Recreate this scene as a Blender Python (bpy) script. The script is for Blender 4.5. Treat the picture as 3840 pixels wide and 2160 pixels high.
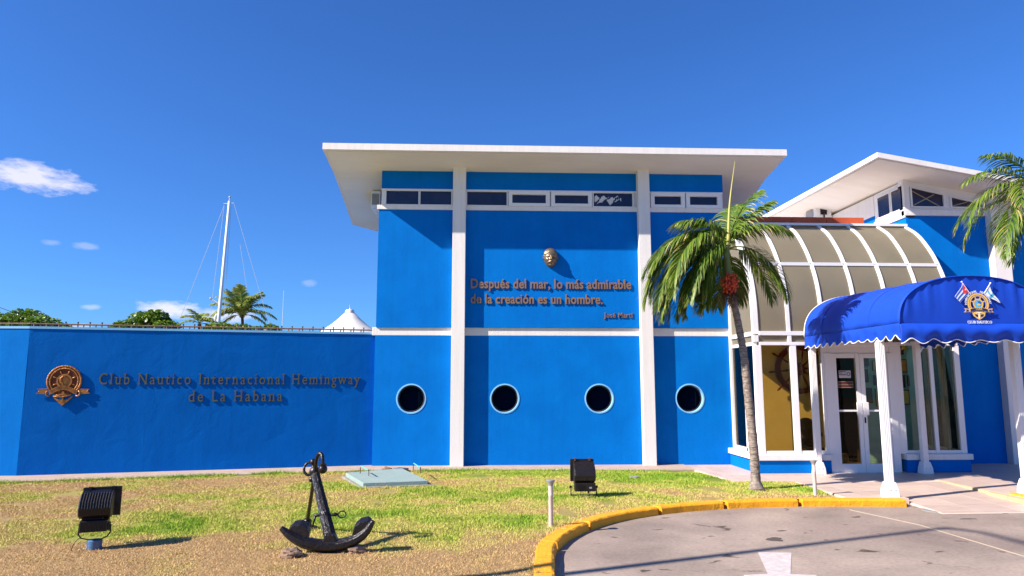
import bpy, bmesh, math, random
import numpy as np
from mathutils import Vector, Matrix
R = math.radians
random.seed(7); rng = np.random.default_rng(7)
for o in list(bpy.data.objects): bpy.data.objects.remove(o)
scene = bpy.context.scene
COL = scene.collection

# ------------------------------------------------------------------ camera
PITCH = math.atan(355/2620.); YAW = math.atan(.0425); EYE = 1.6
cam = bpy.data.cameras.new('camera'); camo = bpy.data.objects.new('camera', cam); COL.objects.link(camo)
fw = Vector((math.sin(YAW)*math.cos(PITCH), math.cos(YAW)*math.cos(PITCH), math.sin(PITCH)))
rt = Vector((math.cos(YAW), -math.sin(YAW), 0)); up = rt.cross(fw)
m = Matrix((rt, up, -fw)).transposed().to_4x4(); m.translation = (0, 0, EYE)
camo.matrix_world = m
cam.sensor_width = 36; cam.lens = 36*2620/3840.; cam.clip_end = 5000; cam.clip_start = .05
scene.camera = camo

# ------------------------------------------------------------------ world and sun
SUN_DIR = Vector((.756, .289, -.588)).normalized()       # the way the light travels
sun = bpy.data.lights.new('sun', 'SUN'); suno = bpy.data.objects.new('sun', sun); COL.objects.link(suno)
suno.rotation_euler = SUN_DIR.to_track_quat('-Z', 'Y').to_euler()
suno.location = (-20, -8, 20)
sun.energy = 5.0; sun.angle = R(.53); sun.color = (1, .93, .84)
EL = math.asin(-SUN_DIR.z); AZ = math.atan2(-SUN_DIR.x, -SUN_DIR.y)
w = bpy.data.worlds.new('World'); scene.world = w; w.use_nodes = True
nt = w.node_tree; nt.nodes.clear(); L = nt.links
def N(t, **k):
    n = nt.nodes.new(t)
    for a, b in k.items(): setattr(n, a, b)
    return n
def wm(op, a, b=None, c=None, clamp=False):
    n = N('ShaderNodeMath', operation=op, use_clamp=clamp)
    for i, v in enumerate((a, b, c)):
        if v is None: continue
        if isinstance(v, (int, float)): n.inputs[i].default_value = v
        else: L.new(v, n.inputs[i])
    return n.outputs[0]
sky = N('ShaderNodeTexSky', sky_type='NISHITA'); sky.sun_disc = False
sky.sun_elevation = EL; sky.sun_rotation = AZ
sky.air_density = 1.0; sky.dust_density = .35; sky.ozone_density = 3.2; sky.altitude = 0
hs = N('ShaderNodeHueSaturation'); hs.inputs['Saturation'].default_value = 1.0; hs.inputs['Value'].default_value = 1.0
L.new(sky.outputs[0], hs.inputs['Color'])
tint = N('ShaderNodeMix', data_type='RGBA', blend_type='MULTIPLY'); tint.inputs['Factor'].default_value = 1; L.new(hs.outputs[0], tint.inputs['A']); tint.inputs['B'].default_value = (.34, .71, 1.30, 1)
tc = N('ShaderNodeTexCoord'); sx = N('ShaderNodeSeparateXYZ'); L.new(tc.outputs['Generated'], sx.inputs[0])
az = wm('ARCTAN2', sx.outputs[0], sx.outputs[1]); el = wm('ARCSINE', sx.outputs[2])
mp = N('ShaderNodeMapping'); mp.inputs['Scale'].default_value = (1, 1, 2.6); L.new(tc.outputs['Generated'], mp.inputs[0])
nz = N('ShaderNodeTexNoise'); nz.inputs['Scale'].default_value = 34; nz.inputs['Detail'].default_value = 9; nz.inputs['Roughness'].default_value = .62
L.new(mp.outputs[0], nz.inputs['Vector'])
# small fair-weather clouds: azimuth, elevation, half width, half height (radians), strength
CLOUDS = [(-.583, .240, .068, .019, .95), (-.548, .166, .011, .004, .22), (-.513, .166, .015, .005, .28), (-.415, .094, .038, .014, .95),
          (-.345, .088, .042, .012, .8), (-.560, .080, .017, .005, .6), (-.522, .066, .028, .006, .6), (-.502, .092, .012, .004, .4),
          (-.242, .136, .012, .005, .22), (-.335, .120, .010, .005, .35), (-.455, .050, .030, .008, .6), (-.135, .058, .060, .012, .45),
          (-.385, .056, .012, .007, .6), (-1.2, .22, .12, .03, .9), (.95, .18, .09, .02, .8), (2.4, .2, .14, .035, 1), (-2.3, .25, .12, .03, .9)]
tot = None
for a0, e0, hw, hh, s in CLOUDS:
    dx = wm('DIVIDE', wm('SUBTRACT', az, a0), hw); dy = wm('DIVIDE', wm('SUBTRACT', el, e0), hh)
    r = wm('SQRT', wm('ADD', wm('MULTIPLY', dx, dx), wm('MULTIPLY', dy, dy)))
    v = wm('ADD', wm('SUBTRACT', 1.0, r), wm('MULTIPLY', wm('SUBTRACT', nz.outputs['Fac'], .5), 1.9))
    v = wm('MULTIPLY', wm('SMOOTH_MIN', wm('MULTIPLY', v, 1.5, clamp=True), 1, .3), s*.82, clamp=True)
    tot = v if tot is None else wm('MAXIMUM', tot, v)
mix = N('ShaderNodeMix', data_type='RGBA'); L.new(tot, mix.inputs['Factor']); L.new(tint.outputs['Result'], mix.inputs['A'])
mix.inputs['B'].default_value = (8.0, 7.6, 8.4, 1)
bg = N('ShaderNodeBackground'); bg.inputs['Strength'].default_value = .07; L.new(mix.outputs['Result'], bg.inputs['Color'])
wo = N('ShaderNodeOutputWorld'); L.new(bg.outputs[0], wo.inputs[0])
scene.view_settings.view_transform = 'Standard'; scene.view_settings.look = 'None'
scene.view_settings.exposure = 1.0; scene.view_settings.gamma = 1; scene.view_settings.use_curve_mapping = False
scene.cycles.max_bounces = 8; scene.cycles.transparent_max_bounces = 16; scene.cycles.caustics_reflective = False; scene.cycles.caustics_refractive = False

# ------------------------------------------------------------------ materials
def mat(name, col, rough=.7, metal=0., var=.0, vscale=3., bump=0., bscale=60., col2=None, spec=.4, big=0., bigscale=1.5, trans=0., vdetail=6, stretch=None, streak=0.):
    """procedural material: base colour mottled with col2, fine relief, broad undulation"""
    M = bpy.data.materials.new(name); M.use_nodes = True; t = M.node_tree; l = t.links
    b = t.nodes['Principled BSDF']
    b.inputs['Roughness'].default_value = rough; b.inputs['Metallic'].default_value = metal
    b.inputs['Specular IOR Level'].default_value = spec
    co = t.nodes.new('ShaderNodeTexCoord').outputs['Object']
    if stretch:
        mpn = t.nodes.new('ShaderNodeMapping'); mpn.inputs['Scale'].default_value = stretch; l.new(co, mpn.inputs[0]); co = mpn.outputs[0]
    c1 = (*col, 1); c2 = (*(col2 or [c*.7 for c in col]), 1)
    if var > 0:
        n = t.nodes.new('ShaderNodeTexNoise'); n.inputs['Scale'].default_value = vscale; n.inputs['Detail'].default_value = vdetail; n.inputs['Roughness'].default_value = .6
        l.new(co, n.inputs['Vector'])
        r = t.nodes.new('ShaderNodeValToRGB'); r.color_ramp.elements[0].position = .5-.3/1; r.color_ramp.elements[1].position = .72
        r.color_ramp.elements[0].color = (var, var, var, 1); r.color_ramp.elements[1].color = (0, 0, 0, 1); r.color_ramp.elements[0].position = .34
        l.new(n.outputs['Fac'], r.inputs[0])
        mx = t.nodes.new('ShaderNodeMix'); mx.data_type = 'RGBA'; mx.inputs['A'].default_value = c1; mx.inputs['B'].default_value = c2
        l.new(r.outputs[0], mx.inputs['Factor']); res = mx.outputs['Result']
        if streak:      # rain streaks and patchy fading
            mp3 = t.nodes.new('ShaderNodeMapping'); mp3.inputs['Scale'].default_value = (5.5, 5.5, .35); l.new(co, mp3.inputs[0])
            n3 = t.nodes.new('ShaderNodeTexNoise'); n3.inputs['Scale'].default_value = 2.2; n3.inputs['Detail'].default_value = 8; n3.inputs['Roughness'].default_value = .7; n3.inputs['Distortion'].default_value = .3; l.new(mp3.outputs[0], n3.inputs['Vector'])
            r3 = t.nodes.new('ShaderNodeValToRGB'); r3.color_ramp.elements[0].position = .30; r3.color_ramp.elements[1].position = .56
            k3 = 1-streak; r3.color_ramp.elements[0].color = (k3, k3, k3*.97, 1); r3.color_ramp.elements[1].color = (1, 1, 1, 1); l.new(n3.outputs['Fac'], r3.inputs[0])
            m3 = t.nodes.new('ShaderNodeMix'); m3.data_type = 'RGBA'; m3.blend_type = 'MULTIPLY'; m3.inputs['Factor'].default_value = 1; l.new(res, m3.inputs['A']); l.new(r3.outputs[0], m3.inputs['B']); res = m3.outputs['Result']
        l.new(res, b.inputs['Base Color'])
    else: b.inputs['Base Color'].default_value = c1
    h = None
    if bump > 0:
        n = t.nodes.new('ShaderNodeTexNoise'); n.inputs['Scale'].default_value = bscale; n.inputs['Detail'].default_value = 5
        l.new(co, n.inputs['Vector'])
        bp = t.nodes.new('ShaderNodeBump'); bp.inputs['Strength'].default_value = bump; bp.inputs['Distance'].default_value = .01
        l.new(n.outputs['Fac'], bp.inputs['Height']); h = bp.outputs[0]
    if big > 0:
        n = t.nodes.new('ShaderNodeTexNoise'); n.inputs['Scale'].default_value = bigscale; n.inputs['Detail'].default_value = 3; n.inputs['Distortion'].default_value = .6
        l.new(co, n.inputs['Vector'])
        bp = t.nodes.new('ShaderNodeBump'); bp.inputs['Strength'].default_value = big; bp.inputs['Distance'].default_value = .05
        l.new(n.outputs['Fac'], bp.inputs['Height'])
        if h is not None: l.new(h, bp.inputs['Normal'])
        h = bp.outputs[0]
    if h is not None: l.new(h, b.inputs['Normal'])
    return M

WHITE = mat('white_paint', (.80, .735, .70), .75, var=.25, vscale=2.2, col2=(.70, .63, .58), bump=.4, bscale=70, streak=.09)
SOFFIT = mat('soffit_plaster', (.84, .78, .72), .85, var=.6, vscale=1.3, col2=(.72, .63, .53), bump=.15, bscale=60, stretch=(.6, 1.6, 1))
BLUE = mat('blue_wall_paint', (.0008, .168, .57), .74, var=.7, vscale=1.6, col2=(.0008, .128, .47), bump=.45, bscale=60, big=.10, bigscale=2.2, spec=.05, streak=.06)
BLUE_ROUGH = mat('blue_rough_plaster', (.0008, .130, .50), .75, var=.7, vscale=1.3, col2=(.0008, .104, .42), bump=.28, bscale=45, big=.20, bigscale=2.1, spec=.05, streak=.08)
LIGHTBLUE = mat('pale_blue_paint', (.22, .50, .78), .6, var=.2, vscale=8)
ALU = mat('white_aluminium', (.80, .76, .75), .42, var=.12, vscale=5, col2=(.66, .62, .60))
ALU_TAN = mat('tan_frame', (.36, .30, .20), .5)
TERRA = mat('terracotta_paint', (.60, .10, .03), .7, var=.4, vscale=4, col2=(.24, .04, .02), bump=.2)
KERB = mat('yellow_kerb_paint', (.92, .385, .008), .62, var=.6, vscale=7, col2=(.66, .27, .012), bump=.8, bscale=45, big=.25, bigscale=9)
STONE = mat('pink_limestone', (.50, .37, .29), .8, var=.7, vscale=6, col2=(.34, .25, .19), bump=.6, bscale=40)
TILE = mat('travertine_tile', (.60, .45, .37), .42, var=.7, vscale=3.2, col2=(.47, .34, .27), bump=.12, bscale=30, stretch=(1, 3.5, 1))
TILE2 = mat('travertine_tile_pale', (.64, .49, .40), .45, var=.7, vscale=3.8, col2=(.50, .37, .30), bump=.12, bscale=30, stretch=(1, 3.0, 1))
GROUT = mat('pale_grout', (.66, .52, .43), .8)
SANDST = mat('yellow_limestone_step', (.56, .42, .24), .75, var=.6, vscale=10, col2=(.42, .30, .17), bump=.4)
BLACK = mat('black_iron_paint', (.007, .006, .007), .33, var=.5, vscale=18, col2=(.020, .012, .010), bump=.8, bscale=34, spec=.42)
BLACKM = mat('black_housing_paint', (.008, .006, .007), .42, var=.6, vscale=16, col2=(.020, .012, .009), bump=.3, bscale=80, spec=.38)
RUST = mat('rusty_brown_pipe', (.36, .17, .08), .6, var=.8, vscale=14, col2=(.12, .05, .03), bump=.4)
RUSTDK = mat('dark_rusty_pipe', (.10, .045, .03), .6, var=.6, vscale=20, col2=(.03, .015, .012))
BRONZE = mat('bronze_emblem', (.55, .23, .06), .40, metal=.4, var=.7, vscale=12, col2=(.14, .035, .012), bump=.4, bscale=60)
BRASSDK = mat('dark_brass_letters', (.14, .14, .105), .42, metal=.35, var=.5, vscale=9, col2=(.08, .07, .05))
COPPER = mat('copper_letters', (.31, .18, .11), .42, metal=.35, var=.5, vscale=7, col2=(.30, .17, .11))
BUST = mat('bronze_bust', (.30, .215, .135), .38, metal=.6, var=.6, vscale=9, col2=(.09, .06, .04), bump=.1, bscale=70)
CANVAS = mat('blue_canvas', (.006, .060, .48), .68, var=.6, vscale=2.4, col2=(.005, .045, .38), bump=.12, bscale=250, big=.12, bigscale=3, spec=.25)
PIPING = mat('white_piping', (.80, .77, .76), .6)
BARK = mat('palm_bark', (.40, .33, .27), .9, var=1.0, vscale=16, col2=(.13, .09, .07), bump=1.0, bscale=30, stretch=(1, 1, 2.2))
BARKDK = mat('dark_trunk', (.13, .09, .065), .9, var=.8, vscale=12, col2=(.05, .03, .02), bump=1.0, bscale=30)
TWIG = mat('brown_twig', (.11, .045, .025), .8)
FRUIT = mat('red_palm_fruit', (.62, .045, .018), .4, var=.6, vscale=9, col2=(.45, .12, .03))
SLAB = mat('turquoise_painted_concrete', (.21, .32, .31), .75, var=.75, vscale=5, col2=(.33, .36, .30), bump=.5, bscale=40)
SLABRIM = mat('weathered_concrete', (.34, .32, .27), .85, var=.8, vscale=8, col2=(.14, .12, .10), bump=.6)
TURQ = mat('turquoise_pipe', (.12, .45, .42), .5)
GREYCAP = mat('grey_galvanised', (.38, .37, .36), .5, metal=.3, var=.5, vscale=12)
BOLL = mat('bollard_tube', (.60, .50, .45), .5, var=.4, vscale=9, bump=.1)
ROCK = mat('coral_rock', (.30, .19, .13), .95, var=.8, vscale=8, col2=(.14, .09, .06), bump=1, bscale=22)
BLUECAP = mat('blue_concrete_stub', (.03, .13, .30), .7, var=.7, vscale=9, col2=(.16, .16, .16), bump=.4)
WOOD = mat('varnished_dark_wood', (.17, .020, .008), .5, var=.6, vscale=8, col2=(.05, .01, .006))
CREAM = mat('cream_interior_wall', (.82, .72, .48), .8, var=.7, vscale=1.1, col2=(.55, .45, .25))
TEAL = mat('teal_interior_wall', (.32, .56, .50), .8)
INTFLOOR = mat('interior_tile_floor', (.50, .37, .2), .3, var=.5, vscale=3)
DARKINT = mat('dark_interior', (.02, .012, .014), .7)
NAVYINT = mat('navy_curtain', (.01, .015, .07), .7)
CURTAIN = mat('white_cloth', (.62, .60, .60), .8, bump=.3, bscale=20)
SAIL = mat('mast_paint', (.72, .72, .74), .4)
WIRE = mat('steel_wire', (.45, .46, .50), .5)
TENT = mat('white_membrane', (.75, .68, .60), .7, var=.2, vscale=.6)
SAND = mat('distant_ground', (.22, .2, .13), .95, var=.5, vscale=.3)
GOLD = mat('printed_gold', (.80, .47, .08), .6); PRW = mat('printed_white', (.80, .78, .82), .6); PRR = mat('printed_red', (.7, .03, .03), .6)
PRB = mat('printed_blue', (.02, .10, .42), .6); PRC = mat('printed_cyan', (.10, .42, .62), .6); PRDK = mat('printed_navy', (.008, .02, .12), .6)
PAPER = mat('yellow_certificate', (.75, .62, .16), .7); ORANGE = mat('orange_picture', (.75, .2, .03), .6, var=.8, vscale=20, col2=(.8, .5, .1))
PLAQUE = mat('dark_red_plaque', (.10, .02, .018), .45, var=.6, vscale=12); WICKER = mat('wicker', (.5, .32, .13), .8, var=.9, vscale=26, col2=(.2, .11, .05))
BRASS = mat('polished_brass', (.75, .45, .12), .25, metal=.9)
PAINTW = mat('worn_road_paint', (.62, .55, .52), .8, var=.8, vscale=14, col2=(.42, .35, .32), bump=.3)
STAIN = mat('dark_road_stain', (.10, .075, .06), .8, var=.6, vscale=12)
JOINT = mat('road_joint_mortar', (.44, .35, .25), .9, var=.6, vscale=20)

def glassy(name, tint, gloss, rough=.02):
    M = bpy.data.materials.new(name); M.use_nodes = True; t = M.node_tree; t.nodes.clear(); l = t.links
    tr = t.nodes.new('ShaderNodeBsdfTransparent'); tr.inputs[0].default_value = (*tint, 1)
    g = t.nodes.new('ShaderNodeBsdfGlossy'); g.inputs[0].default_value = (.9, .9, .9, 1); g.inputs['Roughness'].default_value = rough
    f = t.nodes.new('ShaderNodeFresnel'); f.inputs[0].default_value = gloss
    mx = t.nodes.new('ShaderNodeMixShader'); o = t.nodes.new('ShaderNodeOutputMaterial')
    l.new(f.outputs[0], mx.inputs[0]); l.new(tr.outputs[0], mx.inputs[1]); l.new(g.outputs[0], mx.inputs[2]); l.new(mx.outputs[0], o.inputs[0])
    return M
GLASS = glassy('tinted_glass', (.80, .72, .50), 1.22)
PORTGLASS = glassy('porthole_glass', (.35, .38, .42), 1.07)
GLASSCL = glassy('clear_glass', (.80, .86, .82), 1.4)
DGLASS = mat('dark_window_glass', (.008, .010, .032), .05, spec=.5, var=.7, vscale=3.5, col2=(.030, .020, .045))  # purple-blue reflections of the panes are painted into the glass colour
FROST = mat('bronze_frosted_panel', (.30, .26, .19), .30, var=.6, vscale=1.1, col2=(.21, .18, .135), bump=.05, bscale=40, big=.05, spec=.35)

def add_translucency(M, col, fac):
    t = M.node_tree; l = t.links; b = t.nodes['Principled BSDF']; tr = t.nodes.new('ShaderNodeBsdfTranslucent'); tr.inputs[0].default_value = (*col, 1)
    mx = t.nodes.new('ShaderNodeMixShader'); mx.inputs[0].default_value = fac; l.new(b.outputs[0], mx.inputs[1]); l.new(tr.outputs[0], mx.inputs[2]); l.new(mx.outputs[0], t.nodes['Material Output'].inputs[0])
add_translucency(FROST, (.9, .84, .68), .45)
def leafmat(name, c1, c2, c3=None, rough=.5):
    M = bpy.data.materials.new(name); M.use_nodes = True; t = M.node_tree; l = t.links
    b = t.nodes['Principled BSDF']; b.inputs['Roughness'].default_value = rough; b.inputs['Specular IOR Level'].default_value = .35
    a = t.nodes.new('ShaderNodeAttribute'); a.attribute_name = 'tone'
    r = t.nodes.new('ShaderNodeValToRGB'); e = r.color_ramp.elements
    e[0].position = 0; e[0].color = (*c1, 1); e[1].position = .85; e[1].color = (*c2, 1)
    n = e.new(1.0); n.color = (*(c3 or c2), 1)
    l.new(a.outputs['Fac'], r.inputs[0]); l.new(r.outputs[0], b.inputs['Base Color'])
    tr = t.nodes.new('ShaderNodeBsdfTranslucent'); l.new(r.outputs[0], tr.inputs[0])
    mx = t.nodes.new('ShaderNodeMixShader'); mx.inputs[0].default_value = .28
    l.new(b.outputs[0], mx.inputs[1]); l.new(tr.outputs[0], mx.inputs[2]); l.new(mx.outputs[0], t.nodes['Material Output'].inputs[0])
    return M
LEAF = leafmat('palm_leaf', (.028, .085, .006), (.19, .27, .025), (.50, .38, .15), .5)
LEAFCOCO = leafmat('coconut_leaf', (.12, .20, .02), (.40, .44, .09), (.5, .42, .18), .5)
LEAFB = leafmat('shrub_leaf', (.03, .085, .008), (.19, .30, .03), (.42, .48, .10), .4)

def grassmat(name, blade):
    M = bpy.data.materials.new(name); M.use_nodes = True; t = M.node_tree; l = t.links
    b = t.nodes['Principled BSDF']; b.inputs['Roughness'].default_value = .85; b.inputs['Specular IOR Level'].default_value = .15
    a = t.nodes.new('ShaderNodeAttribute'); a.attribute_name = 'green'
    r = t.nodes.new('ShaderNodeValToRGB'); e = r.color_ramp.elements
    k = 1.0 if blade else .85
    e[0].position = .12; e[0].color = (.60*k, .38*k, .17*k, 1); e[1].position = .9; e[1].color = (.22*k, .36*k, .03*k, 1)
    n = e.new(.42); n.color = (.60*k, .50*k, .15*k, 1); n = e.new(.62); n.color = (.46*k, .48*k, .08*k, 1)
    l.new(a.outputs['Fac'], r.inputs[0])
    if not blade:
        n = t.nodes.new('ShaderNodeTexNoise'); n.inputs['Scale'].default_value = 55; n.inputs['Detail'].default_value = 6
        co = t.nodes.new('ShaderNodeTexCoord'); l.new(co.outputs['Object'], n.inputs['Vector'])
        mx = t.nodes.new('ShaderNodeMix'); mx.data_type = 'RGBA'; mx.blend_type = 'MULTIPLY'; mx.inputs['Factor'].default_value = .75
        l.new(r.outputs[0], mx.inputs['A']); l.new(n.outputs['Fac'], mx.inputs['B']); l.new(mx.outputs['Result'], b.inputs['Base Color'])
        bp = t.nodes.new('ShaderNodeBump'); bp.inputs['Strength'].default_value = .8; bp.inputs['Distance'].default_value = .02; l.new(n.outputs['Fac'], bp.inputs['Height']); l.new(bp.outputs[0], b.inputs['Normal'])
    else: l.new(r.outputs[0], b.inputs['Base Color'])
    return M
TURF = grassmat('turf', False); BLADE = grassmat('grass_blade', True)

def roadmat():
    M = bpy.data.materials.new('worn_concrete_road'); M.use_nodes = True; t = M.node_tree; l = t.links
    b = t.nodes['Principled BSDF']; b.inputs['Roughness'].default_value = .75; b.inputs['Specular IOR Level'].default_value = .3
    co = t.nodes.new('ShaderNodeTexCoord').outputs['Object']
    def noise(s, d, ro=.6, dist=0, sc=None):
        n = t.nodes.new('ShaderNodeTexNoise'); n.inputs['Scale'].default_value = s; n.inputs['Detail'].default_value = d; n.inputs['Roughness'].default_value = ro; n.inputs['Distortion'].default_value = dist
        if sc:
            mp = t.nodes.new('ShaderNodeMapping'); mp.inputs['Scale'].default_value = sc; l.new(co, mp.inputs[0]); l.new(mp.outputs[0], n.inputs['Vector'])
        else: l.new(co, n.inputs['Vector'])
        return n.outputs['Fac']
    def ramp(src, p0, c0, p1, c1):
        r = t.nodes.new('ShaderNodeValToRGB'); r.color_ramp.elements[0].position = p0; r.color_ramp.elements[1].position = p1
        r.color_ramp.elements[0].color = (*c0, 1); r.color_ramp.elements[1].color = (*c1, 1); l.new(src, r.inputs[0]); return r.outputs[0]
    base = ramp(noise(.9, 7, .6, .4), .32, (.275, .215, .175), .68, (.43, .335, .27))
    fine = ramp(noise(26, 6), .3, (.78, .77, .76), .7, (1.1, 1.08, 1.06))
    spots = ramp(noise(3.6, 4, .5, .5, (1, 1.6, 1)), .29, (.30, .26, .24), .345, (1, 1, 1))
    dirt = ramp(noise(.45, 4, .5, 1), .3, (.78, .76, .78), .55, (1, 1, 1))
    x = base
    for y in (fine, spots, dirt):
        mx = t.nodes.new('ShaderNodeMix'); mx.data_type = 'RGBA'; mx.blend_type = 'MULTIPLY'; mx.inputs['Factor'].default_value = 1
        l.new(x, mx.inputs['A']); l.new(y, mx.inputs['B']); x = mx.outputs['Result']
    l.new(x, b.inputs['Base Color'])
    bp = t.nodes.new('ShaderNodeBump'); bp.inputs['Strength'].default_value = .35; bp.inputs['Distance'].default_value = .006
    l.new(noise(70, 4), bp.inputs['Height']); l.new(bp.outputs[0], b.inputs['Normal'])
    return M
ROAD = roadmat()

# ------------------------------------------------------------------ mesh helpers
class MB:
    def __init__(s): s.v = []; s.f = []; s.T = None
    def add(s, vs, fs):
        n = len(s.v)
        if s.T is not None: vs = [s.T @ Vector(v) for v in vs]
        s.v += [tuple(v) for v in vs]; s.f += [tuple(i+n for i in f) for f in fs]; return s
    def box(s, x0, x1, y0, y1, z0, z1):
        return s.add([(x0,y0,z0),(x1,y0,z0),(x1,y1,z0),(x0,y1,z0),(x0,y0,z1),(x1,y0,z1),(x1,y1,z1),(x0,y1,z1)],
                     [(0,3,2,1),(4,5,6,7),(0,1,5,4),(1,2,6,5),(2,3,7,6),(3,0,4,7)])
    def prism(s, poly, h0, h1, axis='z'):
        """polygon extruded along an axis; poly is (a,b) pairs: z->(x,y) y->(x,z) x->(y,z)"""
        n = len(poly)
        def P(a, b, h): return {'z': (a, b, h), 'y': (a, h, b), 'x': (h, a, b)}[axis]
        vs = [P(a, b, h0) for a, b in poly]+[P(a, b, h1) for a, b in poly]
        return s.add(vs, [tuple(range(n))[::-1], tuple(range(n, 2*n))]+[(i, (i+1) % n, (i+1) % n+n, i+n) for i in range(n)])
    def tube(s, pts, r, n=8, cap=True, ell=None, rot=0.):
        pts = [Vector(p) for p in pts]; k = len(pts)
        rs = list(r) if hasattr(r, '__len__') else [r]*k
        tan = [(pts[min(i+1, k-1)]-pts[max(i-1, 0)]).normalized() for i in range(k)]
        u = tan[0].orthogonal().normalized()
        if abs(tan[0].z) < .9: u = tan[0].cross(Vector((0, 0, 1))).normalized()
        vs = []
        for i in range(k):
            u = (u-tan[i]*u.dot(tan[i])).normalized(); w_ = tan[i].cross(u)
            for j in range(n):
                a = 2*math.pi*j/n+rot; e = ell or (1, 1)
                vs.append(pts[i]+(u*math.cos(a)*e[0]+w_*math.sin(a)*e[1])*rs[i])
        fs = [(i*n+j, i*n+(j+1) % n, (i+1)*n+(j+1) % n, (i+1)*n+j) for i in range(k-1) for j in range(n)]
        if cap: fs += [tuple(range(n))[::-1], tuple(range((k-1)*n, k*n))]
        return s.add(vs, fs)
    def lathe(s, prof, c=(0, 0, 0), n=16, axis='z'):
        vs = []
        for r, h in prof:
            for j in range(n):
                a = 2*math.pi*j/n; x, y = r*math.cos(a), r*math.sin(a)
                p = {'z': (x, y, h), 'y': (x, h, y), 'x': (h, x, y)}[axis]
                vs.append((p[0]+c[0], p[1]+c[1], p[2]+c[2]))
        k = len(prof)
        fs = [(i*n+j, i*n+(j+1) % n, (i+1)*n+(j+1) % n, (i+1)*n+j) for i in range(k-1) for j in range(n)]
        if prof[0][0] > .001 and prof[-1][0] > .001 and abs(prof[0][1]-prof[-1][1]) < .0021 and k > 3: fs += [((k-1)*n+j, (k-1)*n+(j+1) % n, (j+1) % n, j) for j in range(n)]
        else: fs += [tuple(range(n))[::-1], tuple(range((k-1)*n, k*n))]
        return s.add(vs, fs)
    def sphere(s, c, r, n=10, m_=7, sc=(1, 1, 1)):
        vs = []; fs = []
        for i in range(m_+1):
            t = math.pi*i/m_
            for j in range(n):
                a = 2*math.pi*j/n
                vs.append((c[0]+r*sc[0]*math.sin(t)*math.cos(a), c[1]+r*sc[1]*math.sin(t)*math.sin(a), c[2]+r*sc[2]*math.cos(t)))
        for i in range(m_):
            for j in range(n): fs.append((i*n+j, (i+1)*n+j, (i+1)*n+(j+1) % n, i*n+(j+1) % n))
        return s.add(vs, fs)
    def build(s, name, material, parent=None, smooth=False, bevel=0., seg=2, label=None):
        me = bpy.data.meshes.new(name); me.from_pydata(s.v, [], s.f); me.validate()
        bm = bmesh.new(); bm.from_mesh(me); bmesh.ops.remove_doubles(bm, verts=bm.verts, dist=1e-6); bmesh.ops.recalc_face_normals(bm, faces=bm.faces); bm.to_mesh(me); bm.free()
        return link(me, name, material, parent, smooth, bevel, seg, label)
def link(me, name, material, parent=None, smooth=False, bevel=0., seg=2, label=None):
    if material: me.materials.clear(); me.materials.append(material)
    o = bpy.data.objects.new(name, me); COL.objects.link(o)
    if parent: o.parent = parent; o.matrix_parent_inverse = parent.matrix_basis.inverted() if not parent.parent else (parent.parent.matrix_basis @ parent.matrix_parent_inverse @ parent.matrix_basis).inverted() if parent.type == 'EMPTY' else Matrix()
    if parent and parent.type != 'EMPTY': o.matrix_parent_inverse = Matrix()
    if smooth:
        for p in me.polygons: p.use_smooth = True
        if smooth == 'auto' :
            try: me.set_sharp_from_angle(angle=R(40))
            except Exception: pass
    if bevel:
        b = o.modifiers.new('bevel', 'BEVEL'); b.width = bevel; b.segments = seg; b.limit_method = 'ANGLE'; b.angle_limit = R(35)
    if label: o['label'] = label
    return o
def thing(name, label, cat, loc=(0, 0, 0), group=None):
    o = bpy.data.objects.new(name, None); COL.objects.link(o); o.location = loc; o.empty_display_size = .2
    o['label'] = label; o['category'] = cat
    if group: o['group'] = group
    return o
def tag(o, label, cat, group=None):
    o['label'] = label; o['category'] = cat
    if group: o['group'] = group
    return o
def stuff(o): o['kind'] = 'stuff'; return o
def struct(o): o['kind'] = 'structure'; return o
def children(o): return [c for c in bpy.data.objects if c.parent == o]
def copy_tree(o, parent=None):
    c = o.copy(); COL.objects.link(c)
    if parent: c.parent = parent
    for ch in children(o): copy_tree(ch, c)
    return c
def arc(cx, cy, r, a0, a1, n): return [(cx+r*math.cos(R(a0+(a1-a0)*i/n)), cy+r*math.sin(R(a0+(a1-a0)*i/n))) for i in range(n+1)]
def smoothpath(pts, k=6):
    P = [Vector(p) for p in pts]; P = [P[0]*2-P[1]]+P+[P[-1]*2-P[-2]]; out = []
    for i in range(1, len(P)-2):
        a, b, c, d = P[i-1:i+3]
        for j in range(k):
            t = j/k; out.append(.5*((2*b)+(c-a)*t+(2*a-5*b+4*c-d)*t*t+(3*b-a-3*c+d)*t**3))
    out.append(P[-2]); return out

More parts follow.
